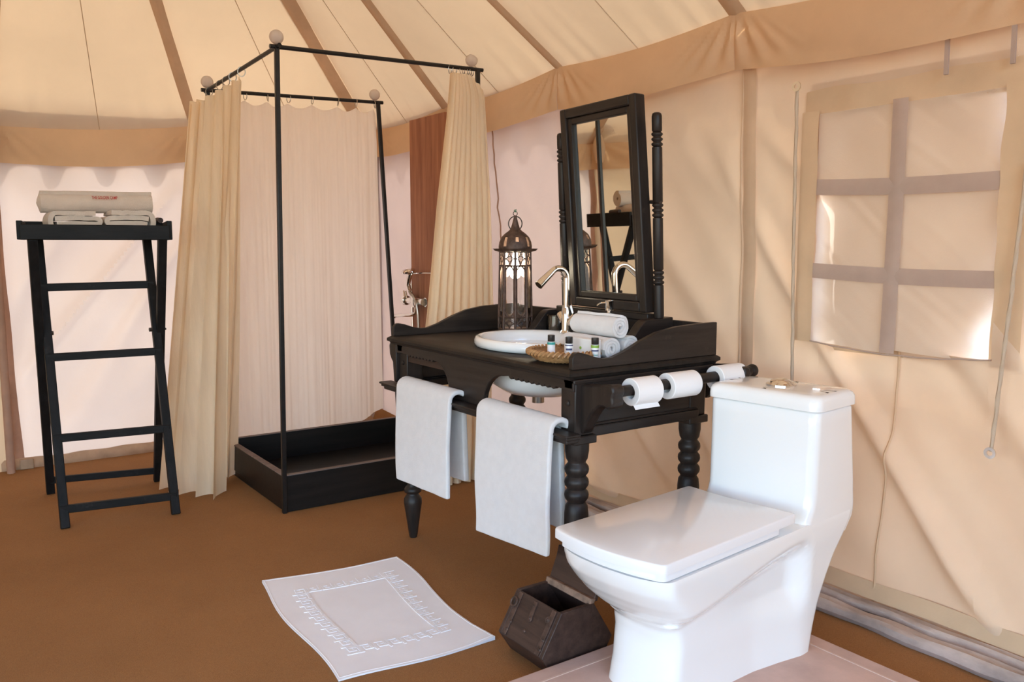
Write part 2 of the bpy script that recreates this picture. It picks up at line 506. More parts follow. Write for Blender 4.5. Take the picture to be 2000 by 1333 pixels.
# sewn strips and seams on the right wall
def wall_strip(ya, yb, w, z0, z1, mat, name, off=0.008):
    b = MB()
    b.grid(lambda u, v: (wall_right_x(lerp(ya, yb, 1 - v), lerp(z0, z1, v)) - off - 0.004 * sin(pi * u),
                         lerp(yb, ya, v) * 0 + lerp(ya, yb, 1 - v) + (u - 0.5) * w + 0.004 * nz(v * 9, ya), lerp(z0, z1, v)), 4, 60)
    return b.build(name, mat, wr)
wall_strip(2.075, 2.065, 0.055, 0.02, 1.86, 'strip', 'pole_sleeve')
wall_strip(2.108, 2.10, 0.010, 0.02, 1.86, 'strip', 'seam')
wall_strip(1.465, 1.49, 0.008, 0.03, 0.86, 'border', 'seam')
wall_strip(3.133, 3.133, 0.03, 0.02, 1.86, 'strip', 'pole_sleeve')
b = MB(); b.tube([(XR - 0.012 + 0.012 * nz(k * 1.3, 2), 3.72 - 0.16 * k / 24 + 0.012 * nz(k * 0.6, 4), 1.80 - 1.1 * k / 24) for k in range(25)], 0.004, 6)
b.build('seam', 'strip_brown', wr)

# back wall, with its corner turned at x = -0.15
def wall_back_y(x, z):
    p = 0.80 * x - 0.60 * z; q = 0.60 * x + 0.80 * z
    d = crease(p, q, 8.3, 3.4, 0.6, 0.080) + 0.006 * nz(x * 3, z * 3, 9)
    d *= (sstep(0.0, 0.3, z) * 0.8 + 0.2) * (1 - sstep(1.35, 1.60, z))
    d -= 0.016 * sstep(1.45, 1.65, z)
    for xx in (0.38, 1.385):
        d *= 1 - 0.8 * math.exp(-((x - xx) / 0.06) ** 2)
    return YB + 0.01 - d + 0.02 * sin(pi * max(0, min(1, z / 1.8)))
wb = struct('wall_back')
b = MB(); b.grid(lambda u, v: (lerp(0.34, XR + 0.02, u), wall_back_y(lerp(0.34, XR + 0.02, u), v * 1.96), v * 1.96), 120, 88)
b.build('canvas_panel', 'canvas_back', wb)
for xa, mat in ((0.345, 'strip_brown'), (1.385, 'strip_brown')):
    b = MB(); b.grid(lambda u, v: (xa + (u - 0.5) * 0.055 + 0.012 * nz(v * 4, xa * 5) + 0.035 * (1 - v) * (1 if xa < 1 else 0), wall_back_y(xa, v * 1.75) - 0.010 - 0.012 * sin(pi * u), v * 1.75), 6, 60)
    b.build('pole_sleeve', mat, wb)
b = MB(); b.box((0.385, YB - 0.05, 0.0), (0.45, YB - 0.03, 0.055)); b.build('sleeve_foot', 'hem', wb, bevel=0.004)

wl = struct('wall_left')
def left_pt(u, v):
    pts = [(0, 0.35, 5.165, 0), (0.65, -1.78, 3.5, 0), (1, -1.78, 2.1, 0)]
    p = poly_at(pts, u)
    d = 0.03 * nz(u * 16 + v * 3, v * 1.5, 20)
    return (p.x + d, p.y - d * 0.6, v * 1.96)
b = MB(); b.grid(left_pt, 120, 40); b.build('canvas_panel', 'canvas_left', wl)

wf = struct('wall_light_baffle')  # unseen partial wall, added to cut the light entering from the front
b = MB(); b.grid(lambda u, v: (lerp(0.8, XR, u), -1.6 + 0.03 * nz(u * 9, v * 2, 44), v * 2.0), 60, 30); b.build('canvas_panel', 'canvas_left', wf)

# roof of sewn panels that meet at a peak
PEAK = Vector((0.36, 3.17, 3.44))
roof = struct('ceiling')
def eave_r(y): return Vector((XR + 0.02, y, pw(EAVE_R, y)))
def eave_b(x): return Vector((x, YB + 0.02, pw(EAVE_B, x)))
CORNER = Vector((XR + 0.02, YB + 0.02, 1.93))
def ridge(y): return Vector((0.36, y, 3.44))
bays = []   # eave start, eave end, top start, top end, seed
ys = [5.16, 4.205, 3.165, 2.126, 1.09, 0.05, -1.6]
tops = [PEAK, PEAK, PEAK, ridge(1.98), ridge(0.98), ridge(-0.05), ridge(-1.6)]
for i in range(len(ys) - 1):
    a = CORNER if i == 0 else eave_r(ys[i])
    bays.append((a, eave_r(ys[i + 1]), tops[i], tops[i + 1], i))
xs = [2.5, 1.39, 0.36]
for i in range(2):
    a = CORNER if i == 0 else eave_b(xs[i])
    bays.append((a, eave_b(xs[i + 1]), PEAK, PEAK, 20 + i))
E2 = eave_b(0.36); E3 = Vector((-1.80, 3.5, 1.9)); E4 = Vector((-1.78, -1.6, 1.95))
bays.append((E2, E3, PEAK, PEAK, 30)); bays.append((E3, E4, PEAK, ridge(-1.6), 31))
def bay_pt(bay, u, v):
    a, bb, ta, tb, seed = bay
    e = a.lerp(bb, u); e.z -= 0.022 * sin(pi * u)
    t = ta.lerp(tb, u)
    p = e.lerp(t, v)
    nrm = (bb - a).cross(ta - a).normalized()
    if nrm.z < 0: nrm = -nrm
    L = (bb - a).length * (1 - v)
    d = 0.028 * sin(pi * u) * sin(pi * min(1, v * 1.0)) + 0.010 * nz(u * L * 3 + seed, v * 2, seed) * sin(pi * u)
    w = max(0, 1 - v / 0.16)                     # gathers that fan out from the strap ends
    d += 0.007 * w * sin(u * 46 + 5 * nz(u * 5, seed)) * (0.4 + 0.6 * abs(cos(pi * u)) ** 2) * (1 - w * 0.3) * min(1, sin(pi * u) * 4)
    return p - nrm * d
for bay in bays:
    b = MB(); b.grid(lambda u, v: bay_pt(bay, u, v), 44, 60); b.build('canvas_panel', 'canvas_roof', roof)
def roof_strip(p0, p1, w, mat, name, drop=0.012, side=None):
    p0 = Vector(p0); p1 = Vector(p1); t = (p1 - p0).normalized()
    s = t.cross(side if side is not None else Vector((0, 0, 1))).normalized()
    n = s.cross(t).normalized()
    if n.z > 0: n = -n
    b = MB(); b.grid(lambda u, v: p0.lerp(p1, v) + s * ((u - 0.5) * w * (1 + 0.15 * nz(v * 6, w * 50))) + n * (drop + 0.012 * sin(pi * u) + 0.012 * sin(pi * v)), 4, 40)
    return b.build(name, mat, roof)
for i in range(1, len(ys) - 1):
    roof_strip(eave_r(ys[i]), tops[i], 0.075 if i == 3 else 0.055, 'strap', 'roof_strap')
roof_strip(CORNER + Vector((-0.05, -0.01, 0)), PEAK, 0.085, 'strap', 'roof_strap', 0.016)
for x in (1.39, 0.36):
    roof_strip(eave_b(x), PEAK, 0.062, 'strap', 'roof_strap')
# fine seams in the middle of the panels
for bay in bays[:8]:
    for u in ((0.5,) if bay[4] != 20 else (0.46,)):
        b = MB(); b.tube([bay_pt(bay, u, k / 30 * 0.93) + Vector((0, 0, -0.001)) for k in range(31)], 0.0022, 5)
        b.build('seam', 'seam', roof)

# valances hanging from the eaves
def valance(name, edge, cuts, drops, inward, outer=False):
    """edge(t) -> eave point, cuts -> strap positions, inward -> unit vector into the room"""
    root = struct(name)
    for (t0, t1), (d0, d1) in zip(zip(cuts, cuts[1:]), zip(drops, drops[1:])):
        def fn(u, v):
            t = lerp(t0, t1, u)
            e = edge(t).copy()
            sag = sin(pi * u)
            e.z -= 0.022 * sag * (1 - v)
            drop = lerp(d0, d1, u) + 0.030 * sag
            near = math.exp(-(min(u, 1 - u) * abs(t1 - t0) / 0.22) ** 2)
            un = u if u < 0.5 else 1 - u
            fan = sin(2 * pi * (un * abs(t1 - t0) * 9 / (0.25 + v * 0.9)))
            off = 0.020 + 0.030 * sag * v + 0.010 * near * fan * sin(pi * v) + 0.008 * nz(t * 4, v * 3, t0) * v + 0.012 * sin(pi * v) * sag
            p = e + inward * off
            p.z = e.z - drop * v + 0.004
            return p
        b = MB(); b.grid(fn, 72, 16); b.build('valance_panel', 'valance', root)
    return root
valance('trim_1', lambda t: Vector((XR, t, pw(EAVE_R, t))), [5.14, 4.205, 3.165, 2.126, 1.09, 0.05, -1.6], [0.17, 0.175, 0.19, 0.198, 0.21, 0.2, 0.2], Vector((-1, 0, 0)))
valance('trim_2', lambda t: Vector((t, YB, pw(EAVE_B, t))), [2.48, 1.39, 0.36], [0.2, 0.20, 0.185], Vector((0, -1, 0)))
valance('trim_5', lambda t: Vector((lerp(0.36, -1.78, t), lerp(YB, 3.5, t), lerp(1.80, 1.88, t))), [0.0, 0.5, 1.0], [0.185, 0.19, 0.19], Vector((0.61, -0.79, 0)))

# scalloped edge of the outer fly, its shadow falls on the canvas
def scallop_strip(name, p0, p1, ztop, zlow, depth, pitch, phase):
    b = MB(); L = (Vector(p1) - Vector(p0)).length; n = int(L / 0.012)
    def fn(u, v):
        p = Vector(p0).lerp(Vector(p1), u); s = (u * L / pitch + phase) % 1
        tip = depth * max(0, 1 - (abs(s - 0.5) / 0.21) ** 2) ** 0.5 if abs(s - 0.5) < 0.21 else -0.018 * sin(pi * ((s + 0.29) % 1) / 0.58)
        z = lerp(ztop(u), zlow(u) - tip, v)
        return (p.x, p.y, z)
    b.grid(fn, n, 3)
    return tag(b.build(name, 'scallop', smooth=False), kind='structure')
scallop_strip('trim_3', (-0.2, YB + 0.13, 0), (XR + 0.13, YB + 0.13, 0), lambda u: lerp(1.78, 1.90, u), lambda u: lerp(1.700, 1.79, u) - 0.055, 0.085, 0.262, 0.12)
scallop_strip('trim_4', (XR + 0.13, YB + 0.13, 0), (XR + 0.13, -1.6, 0), lambda u: 1.96, lambda u: lerp(1.80, 1.87, u), 0.075, 0.262, 0.4)

# hems and groundsheet at the foot of the walls
b = MB(); b.grid(lambda u, v: (lerp(0.30, XR, u), YB - 0.018 - 0.012 * sin(pi * v) - 0.02 * (1 - v) - 0.006 * nz(u * 20, v), 0.055 * v * (1 + 0.25 * nz(u * 12, 3)) + 0.001), 120, 6)
tag(b.build('baseboard_back', 'hem'), kind='structure')
b = MB(); b.grid(lambda u, v: (XR - 0.02 - 0.03 * (1 - v), lerp(4.0, 5.15, u), lerp(0.03, 0.115, u) * v + 0.001), 30, 4)
tag(b.build('baseboard_corner', 'floor'), kind='structure')
br = struct('baseboard_right')
for (x0, r, zz, sd) in ((2.46, 0.030, 0.024, 2), (2.385, 0.036, 0.016, 6)):
    path = [(x0 + 0.014 * nz(k * 0.35, sd), 3.4 - 5.0 * k / 90, zz) for k in range(91)]
    b = MB(); b.tube(path, [r * (1 + 0.25 * nz(k * 0.3, sd + 9)) for k in range(91)], 12, rfun=lambda i, a: (0.55 + 0.45 * abs(cos(a))) * (1 + 0.12 * nz(i * 0.7, a * 1.5)))
    for i, p in enumerate(b.v):
        b.v[i] = (p[0], p[1], max(p[2], 0.001))
    b.build('groundsheet_roll', 'roll_cloth', br)
b = MB(); b.grid(lambda u, v: (XR - 0.004 - 0.012 * (1 - v), lerp(3.4, -1.6, u), 0.045 + 0.055 * v + 0.010 * nz(u * 18, 2)), 90, 4)
b.build('wall_hem', 'border', br)

# window with film panes, crossed by three tapes
win = struct('window_1')
WZ0, WZ1, WY0, WY1 = 0.862, 1.632, 1.150, 1.772
def wedge(t, seed): return 0.014 * nz(t * 5, seed) 
b = MB()
def border_strip(fn): b.grid(fn, 40, 4)
xo = XR - 0.006
border_strip(lambda u, v: (wall_right_x(lerp(1.835, 1.06, u), 1.66) - 0.012 + 0.004 * v, lerp(1.835, 1.06, u), lerp(1.625, 1.712, v) + 0.010 * nz(u * 4, 1) * 1))
border_strip(lambda u, v: (xo - 0.008, lerp(1.762, 1.828, v) + 0.006 * nz(u * 5, 2) * (1 - v), lerp(0.868, 1.64, u)))
border_strip(lambda u, v: (xo - 0.008, lerp(1.172, 1.09, v) + 0.010 * nz(u * 6, 3) * (1 - v), lerp(0.85, 1.64, u)))
b.build('window_frame', 'border', win)
ym = 1.482
zs_ = [WZ0, 1.105, 1.385, WZ1]
for r in range(3):
    for (ya, yb) in ((WY0, ym), (ym, WY1)):
        z0, z1 = zs_[r], zs_[r + 1]; sd = r * 2 + (ya > 1.3)
        b = MB()
        b.grid(lambda u, v: (XR + 0.004 + 0.012 * sin(pi * u) * sin(pi * v) + 0.010 * nz(u * 2.2 + sd * 3, v * 2, sd) + 0.004 * nz((u - v) * 9, sd * 2.0) - (0.006 if r == 0 else 0),
                             lerp(ya, yb, u), lerp(z0, z1, v) + (0.018 * (u - 0.5) * (1 if ya > 1.3 else 0.6) * (1 - v) if r == 0 else 0)), 26, 24)
        b.build('pane', 'vinyl', win)
def tape(p0, p1, w):
    p0 = Vector(p0); p1 = Vector(p1); t = (p1 - p0).normalized(); s = Vector((0, t.z, -t.y))
    b = MB(); b.grid(lambda u, v: (lambda q: (XR - 0.010 - 0.003 * sin(pi * v) + 0.004 * sin(pi * u), q.y, q.z))(p0.lerp(p1, u) + s * ((v - 0.5) * w) + Vector((0, 0, -0.006 * sin(pi * u) * abs(t.y)))), 30, 4)
    b.build('window_tape', 'tape', win)
tape((0, ym + 0.004, WZ0 - 0.005), (0, ym - 0.002, WZ1 + 0.01), 0.050)
tape((0, WY1 + 0.01, 1.390), (0, WY0 - 0.005, 1.378), 0.052)
tape((0, WY1 + 0.01, 1.112), (0, WY0 - 0.005, 1.100), 0.050)
b = MB(); b.tube([(XR - 0.020, lerp(WY0 + 0.012, WY1 - 0.012, k / 20), WZ0 + 0.010 - 0.018 * sin(pi * k / 20) + 0.004 * nz(k * 0.5, 2)) for k in range(21)], 0.0026, 6); b.build('stitched_seam', 'tape', win)
b = MB()   # outer storm flap that leaves a sliver of daylight at the sides
def flap_pt(u, v):
    right = 1.168 + 0.068 * sstep(0.25, 0.10, v) + 0.004 * nz(v * 8, 1)
    left = 1.830 - 0.082 * sstep(0.64, 0.54, v) + 0.014 * nz(v * 7, 4)
    return (XR + 0.034 + 0.008 * nz(u * 3, v * 3, 4), lerp(right, left, u), lerp(0.842, 1.74, v))
b.grid(flap_pt, 20, 60)
b.build('storm_flap', 'storm', win)
for yy in (1.338, 1.155):
    b = MB(); b.bar((XR - 0.022, yy, 1.688), (XR - 0.020, yy + 0.002, 1.79), 0.008, 0.012); b.build('loop', 'tape', win)
# two cotton cords with eyelets
def cord(label, p0, p1, bow, seed, top_eye):
    root = thing('tie_cord', label, 'cord', (p1[0], p1[1], p1[2]))
    pts = [(lerp(p0[0], p1[0], k / 40), lerp(p0[1], p1[1], k / 40) + bow * sin(pi * k / 40) + 0.003 * nz(k * 0.3, seed), lerp(p0[2], p1[2], k / 40)) for k in range(41)]
    b = MB(); b.tube(pts, 0.0058, 8, rfun=lambda i, a: 1 + 0.12 * sin(a * 2 + i * 1.6)); b.build('cord', 'cord', root)
    e = p0 if top_eye else p1
    R = Matrix.Rotation(pi / 2, 3, 'Y')
    b = MB(); b.lathe([(0.008, -0.003), (0.009, 0.003), (0.013, 0.004), (0.0165, 0.001), (0.0165, -0.003), (0.008, -0.003)], (e[0] - 0.004, e[1], e[2] + (0.010 if top_eye else -0.004)), 18, mat=R, cap=False)
    b.build('eyelet', 'chrome', root)
cord('cotton tie cord hanging from a steel eyelet left of the canvas window', (XR - 0.055, 1.822, 1.712), (XR - 0.035, 1.812, 0.70), 0.004, 1, True)
cord('cotton tie cord running down to a steel eyelet right of the canvas window', (XR - 0.035, 1.095, 1.42), (XR - 0.06, 1.128, 0.620), -0.002, 3, False)

# corner pole of the far wall, met in the mirror
t = thing('tent_pole', 'brown tent corner pole topped by a ball, seen reflected in the dressing mirror', 'pole', (0.34, 5.07, 0))
MB().tube([(0.34, 5.07, 0), (0.34, 5.07, 1.9)], 0.02, 12).build('pole', 'strip_brown', t)
MB().lathe([(0.01 + 0.045 * sin(pi * k / 12) if 0 < k < 12 else 0.01, 1.86 + 0.12 * k / 12) for k in range(13)], (0.34, 5.07, 0), 20).build('finial', 'strip', t)
b = MB(); b.lathe([(0.026 + 0.02 * sin(pi * k / 8) * (1), 1.66 + 0.2 * k / 8) for k in range(9)], (0.34, 5.07, 0), 18); b.build('cloth_wrap', 'strip', t)

# ------------------------------------------------------------------ washstand
WS = thing('washstand', 'antique dark wooden washstand with turned legs, arched front apron and inset white basin', 'washstand', (1.86, 2.48, 0))
HT = 0.831
# top with an oval opening for the basin
SCX, SCY, SRX, SRY = 1.825, 2.43, 0.215, 0.262
def top_board():
    b = MB()
    x0, x1, y0, y1 = 1.537, 2.187, 1.895, 3.066
    K = 64
    def rect(a):
        dx, dy = cos(a) * 0.6, sin(a)
        hx0, hx1, hy0, hy1 = SCX - x0, x1 - SCX, SCY - y0, y1 - SCY
        tx = (hx1 if dx > 0 else hx0) / abs(dx) if abs(dx) > 1e-9 else 1e9
        ty = (hy1 if dy > 0 else hy0) / abs(dy) if abs(dy) > 1e-9 else 1e9
        q = min(tx, ty); return SCX + dx * q, SCY + dy * q
    angs = sorted([2 * pi * k / K for k in range(K)] + [atan2((cy - SCY), (cx - SCX) / 0.6) % (2 * pi) for cx in (x0, x1) for cy in (y0, y1)])
    n = len(angs)
    inner = [(SCX + (SRX - 0.02) * cos(a), SCY + (SRY - 0.02) * sin(a)) for a in angs]
    outer = [rect(a) for a in angs]
    def inset(p, d):
        return (max(x0 + d, min(x1 - d, p[0])), max(y0 + d, min(y1 - d, p[1])))
    rings = [[(*p, HT - 0.030) for p in inner], [(*p, HT) for p in inner], [(*inset(p, 0.012), HT) for p in outer], [(*inset(p, 0.006), HT - 0.003) for p in outer], [(*p, HT - 0.008) for p in outer], [(*p, HT - 0.018) for p in outer], [(*inset(p, 0.008), HT - 0.022) for p in outer], [(*inset(p, 0.012), HT - 0.030) for p in outer]]
    vs = [q for r in rings for q in r]
    fs = []
    m = len(rings)
    for i in range(m):
        i2 = (i + 1) % m
        for j in range(n):
            j2 = (j + 1) % n
            fs.append((i * n + j, i * n + j2, i2 * n + j2, i2 * n + j))
    b.add(vs, fs)
    return b
top_board().build('table_top', 'top', WS, sharp=30)
# moulding below the top, cut in wavy teeth along the front
def scal(y0, y1, z, k, amp):
    out = []
    for i in range(k * 4 + 1):
        s = i / 4
        out.append((lerp(y0, y1, i / (k * 4)), z - amp * abs(sin(pi * s))))
    return out
apron = [(1.899, 0.801), (1.899, 0.765)]
apron += scal(1.985, 2.235, 0.772, 9, 0.010)
apron += [(2.265 + 0.120 * sin(a * pi / 16), 0.768 - 0.118 * (1 - cos(a * pi / 16))) for a in range(0, 9)]
apron += [(2.39, 0.645), (2.60, 0.645)]
apron += [(2.61 + 0.105 * (1 - cos(a * pi / 16)), 0.648 + 0.118 * sin(a * pi / 16)) for a in range(0, 9)]
apron += scal(2.725, 2.93, 0.768, 8, 0.009)
apron += [(3.024, 0.765), (3.024, 0.801)]
MB().prism(apron, 'x', 1.556, 1.576).build('front_apron', 'wood_y', WS, bevel=0.003)
# corner posts, legs, rails
LEGS = [(1.598, 1.932), (1.605, 2.99), (2.10, 1.945), (2.115, 2.968)]
for i, (x, y) in enumerate(LEGS):
    b = MB(); b.box((x - 0.036, y - 0.034, 0.632), (x + 0.036, y + 0.034, 0.802))
    b.box((x - 0.044, y - 0.042, 0.606), (x + 0.044, y + 0.042, 0.632))
    b.build('corner_post', 'wood_z', WS, bevel=0.004)
def leg_prof():
    p = [(0.015, 0.0), (0.018, 0.012), (0.030, 0.10), (0.037, 0.145), (0.036, 0.165), (0.026, 0.178), (0.024, 0.186), (0.034, 0.192), (0.036, 0.202), (0.030, 0.212), (0.022, 0.220), (0.024, 0.236)]
    p += [(0.036, 0.262), (0.038, 0.30), (0.037, 0.385), (0.034, 0.410), (0.027, 0.420)]
    for k in range(3):
        z = 0.424 + k * 0.040
        p += [(0.029, z), (0.036, z + 0.010), (0.0375, z + 0.019), (0.036, z + 0.028), (0.028, z + 0.038)]
    p += [(0.027, 0.546), (0.033, 0.556), (0.037, 0.580), (0.037, 0.606)]
    return p
leg0 = None
for i, (x, y) in enumerate(LEGS):
    b = MB(); b.lathe(leg_prof(), (x, y, 0), 28); b.build('leg', 'wood_z', WS, sharp=60)
b = MB(); b.box((1.512, 1.875, 0.628), (1.566, 3.075, 0.640)); b.box((1.520, 1.885, 0.616), (1.566, 3.066, 0.628)); b.box((1.505, 1.868, 0.638), (1.562, 3.08, 0.646))
b.build('towel_rail', 'wood_y', WS, bevel=0.003)
for (ya, yb) in ((1.916, 1.934), (2.985, 3.003)):
    b = MB(); b.box((1.60, ya, 0.652), (2.10, yb, 0.803)); b.build('side_panel', 'wood_x', WS, bevel=0.002)
    b = MB(); b.box((1.60, ya - 0.012, 0.622), (2.10, yb + 0.012, 0.654)); b.box((1.60, ya - 0.008, 0.654), (2.10, yb + 0.008, 0.662)); b.build('side_rail', 'wood_x', WS, bevel=0.004)
    b = MB(); b.box((1.556, ya - 0.014, 0.772), (2.165, yb + 0.010, 0.802)); b.box((1.556, ya - 0.020, 0.788), (2.175, yb + 0.014, 0.802)); b.build('side_moulding', 'wood_x', WS, bevel=0.004)
b = MB(); b.box((2.10, 1.93, 0.70), (2.118, 3.0, 0.802)); b.build('back_apron', 'wood_y', WS, bevel=0.002)
b = MB(); b.box((1.575, 2.55, 0.735), (1.60, 2.97, 0.79)); b.build('inner_rail', 'bin_wood', WS)
# rounded corbel at the left end of the front
b = MB(); b.prism([(3.0245, 0.801), (3.078, 0.801), (3.084, 0.79), (3.080, 0.755), (3.066, 0.735), (3.05, 0.722), (3.045, 0.70), (3.045, 0.65), (3.0245, 0.65)], 'x', 1.556, 1.60)
b.build('corbel', 'wood_z', WS, bevel=0.003)
# gallery boards around the top
def gal(x):
    return pw([(1.555, HT + 0.036), (1.562, HT + 0.047), (1.578, HT + 0.052), (1.605, HT + 0.046), (1.64, HT + 0.034), (1.675, HT + 0.026), (1.71, HT + 0.026), (1.76, HT + 0.040), (1.83, HT + 0.069), (1.90, HT + 0.092), (1.98, HT + 0.104), (2.08, HT + 0.109), (2.175, HT + 0.110)], x)
for ya, yb in ((1.903, 1.922), (3.038, 3.057)):
    poly = [(1.555, HT)] + [(1.555 + (2.175 - 1.555) * k / 60, gal(1.555 + (2.175 - 1.555) * k / 60)) for k in range(61)] + [(2.175, HT)]
    MB().prism(poly, 'y', ya, yb).build('gallery_board', 'wood_x', WS, bevel=0.002, sharp=50)
MB().box((2.157, 1.922, HT), (2.175, 3.038, HT + 0.104)).build('gallery_board', 'wood_y', WS, bevel=0.003)
for (x, y, z) in ((1.562, 1.932, 0.728), (1.569, 2.99, 0.728)):
    b = MB(); b.lathe([(0.009, 0), (0.009, 0.002), (0.005, 0.005), (0.001, 0.006)], (x - 0.0005, y, z), 14, mat=Matrix.Rotation(-pi / 2, 3, 'Y')); b.build('peg', 'wood_z', WS)
# paper holder: two carved brackets and a round bar
def bracket(x0, x1, dz):
    poly = [(1.912, 0.785), (1.86, 0.790), (1.81, 0.797), (1.775, 0.803), (1.762, 0.798), (1.757, 0.782), (1.764, 0.765), (1.760, 0.748), (1.768, 0.735), (1.785, 0.730), (1.80, 0.735), (1.82, 0.733), (1.845, 0.715), (1.865, 0.69), (1.88, 0.665), (1.895, 0.64), (1.912, 0.63)]
    poly = [(y, z + dz) for y, z in poly]
    MB().prism(poly, 'x', x0, x1).build('paper_bracket', 'wood_z', WS, bevel=0.006)
bracket(1.585, 1.630, 0)
bracket(2.175, 2.215, 0.012) if False else None
PY = 1.802
b = MB(); b.tube([(1.60, PY, 0.772), (2.225, PY, 0.785)], 0.0165, 18); b.lathe([(0.017, 0), (0.020, 0.006), (0.022, 0.014), (0.020, 0.022), (0.012, 0.028)], (2.222, PY, 0.785), 18, mat=Matrix.Rotation(pi / 2, 3, 'Y'))
b.build('paper_bar', 'wood_x', WS)
poly = [(1.93, 0.80), (1.80, 0.812), (1.765, 0.805), (1.758, 0.785), (1.768, 0.76), (1.80, 0.755), (1.86, 0.74), (1.93, 0.68)]
MB().prism(poly, 'x', 2.152, 2.178).build('paper_bracket', 'wood_z', WS, bevel=0.005)

# three paper rolls on the bar
def paper_roll(label, x0, x1, rr, loose):
    root = thing('toilet_roll', label, 'toilet roll', ((x0 + x1) / 2, PY, 0.775 - rr), 'toilet rolls on the washstand bar')
    zc = 0.772 + (x0 - 1.60) * 0.0208 - 0.006
    Rm = Matrix.Rotation(pi / 2, 3, 'Y')
    n = 36; L = x1 - x0
    b = MB(); b.lathe([(0.0215, 0), (rr - 0.002, 0), (rr, 0.002), (rr, L - 0.002), (rr - 0.002, L), (0.0215, L), (0.0215, 0)], (x0, PY, zc), n, mat=Rm, cap=False)
    b.build('paper', 'paper', root)
    b = MB(); b.lathe([(0.0214, 0.001), (0.0214, L - 0.001), (0.0200, L - 0.001), (0.0200, 0.001), (0.0214, 0.001)], (x0, PY, zc), 24, mat=Rm, cap=False); b.build('cardboard_core', 'paper', root)
    if loose:
        b = MB(); b.grid(lambda u, v: (lerp(x0, x1, u), PY - rr * sin(0.3 + v * 0.2) - 0.001 - 0.004 * v, zc - rr * cos(0.3) + 0.004 - 0.014 * v), 4, 3); b.build('loose_sheet', 'paper', root)
paper_roll('white toilet roll nearest the front corner of the washstand, its sheet end hanging loose', 1.690, 1.790, 0.041, True)
paper_roll('white toilet roll in the middle of the washstand bar', 1.838, 1.958, 0.040, False)
paper_roll('white toilet roll on the bar nearest the wall, partly behind the cistern', 2.055, 2.175, 0.040, False)

# basin
SK = thing('basin', 'white oval ceramic basin set into the washstand top', 'basin', (SCX, SCY, HT))
def basin_prof():
    return [(0.93, 0.0), (1.0, 0.004), (1.015, 0.014), (1.01, 0.026), (0.985, 0.036), (0.945, 0.038), (0.905, 0.033), (0.865, 0.022), (0.84, 0.0), (0.80, -0.06), (0.70, -0.11), (0.5, -0.140), (0.2, -0.148), (0.06, -0.150)]
b = MB(); b.lathe([(r, z + HT) for r, z in basin_prof()], (SCX, SCY, 0), 64, SRX, SRY, cap=False)
und = [(0.93, 0.0), (0.90, -0.02), (0.86, -0.08), (0.76, -0.13), (0.55, -0.162), (0.2, -0.168), (0.06, -0.168)]
b.lathe([(r, z + HT) for r, z in und], (SCX, SCY, 0), 64, SRX, SRY, cap=True)
b.build('bowl', 'ceramic', SK, sharp=70)
b = MB(); b.lathe([(0.024, HT - 0.149), (0.022, HT - 0.146), (0.006, HT - 0.146)], (SCX, SCY, 0), 20); b.build('drain', 'chrome', SK)
b = MB(); b.lathe([(0.022, HT - 0.205), (0.022, HT - 0.166)], (SCX, SCY, 0), 18); b.build('waste_pipe', 'steel', SK)

# ------------------------------------------------------------------ tap
FX, FY = 1.99, 2.475
FB = HT + 0.034
fa = thing('basin_tap', 'chrome swan-neck mixer tap with two cross handles at the back of the basin', 'tap', (FX, FY, FB))
b = MB(); b.lathe([(0.026, 0), (0.026, 0.006), (0.020, 0.012), (0.0185, 0.05), (0.0165, 0.085), (0.0135, 0.092), (0.0125, 0.10)], (FX, FY, FB), 24); b.build('tap_body', 'chrome', fa)
path = [(FX, FY, FB + 0.095 + 0.012 * k) for k in range(10)]
for k in range(1, 15):
    a = k / 14 * radians(128)
    path.append((FX - 0.040 + 0.040 * cos(a), FY, FB + 0.205 + 0.040 * sin(a)))
dx, dz = -sin(radians(128)), cos(radians(128))
for k in range(1, 8):
    path.append((path[23][0] + dx * 0.012 * k, FY, path[23][2] + dz * 0.012 * k))
b = MB(); b.tube(path, [0.0118] * 24 + [0.0125 + 0.0006 * k for k in range(7)], 18); b.build('spout', 'chrome', fa)
for sgn, nm in ((1, 'a'), (-1, 'b')):
    d = Vector((0.15, sgn * 0.75, 0.62)).normalized()
    p0 = Vector((FX, FY, FB + 0.03)); p1 = p0 + d * 0.062
    b = MB(); b.tube([p0, p0 + d * 0.03, p0 + d * 0.031, p1], [0.012, 0.013, 0.016, 0.016], 16); h = b.build('handle', 'chrome', fa)
    up = (Vector((0, 0, 1)) - d * d.z).normalized() + d * 0.25
    b = MB(); b.tube([p1 - d * 0.012, p1 - d * 0.008 + up * 0.045], [0.004, 0.005], 10); b.build('lever', 'chrome', h)

# ------------------------------------------------------------------ dressing mirror on the washstand
MX, MY0, MY1, MZ0, MZ1 = 2.085, 2.120, 2.572, 0.962, 1.712
mir = thing('dressing_mirror', 'tall dark-framed dressing mirror swinging between two turned posts at the back of the washstand', 'mirror', (MX, 2.37, HT))
tl = 0.052
def skew(y, z): return y + (z - MZ0) / (MZ1 - MZ0) * tl
def mbar(y0, z0, y1, z1, w, x0, x1):
    """frame member between two corner pairs, sheared a little with the leaning frame"""
    b = MB()
    vs = []
    for x in (x0, x1):
        for (y, z) in ((y0, z0), (y1, z0), (y1, z1), (y0, z1)):
            vs.append((x + 0.07 * (y - 2.35) - 0.03 * (z - 1.33), skew(y, z), z))
    b.add(vs, [(0, 1, 2, 3), (4, 7, 6, 5), (0, 4, 5, 1), (1, 5, 6, 2), (2, 6, 7, 3), (3, 7, 4, 0)])
    return b
fw = 0.036
X0, X1 = MX - 0.022, MX + 0.026
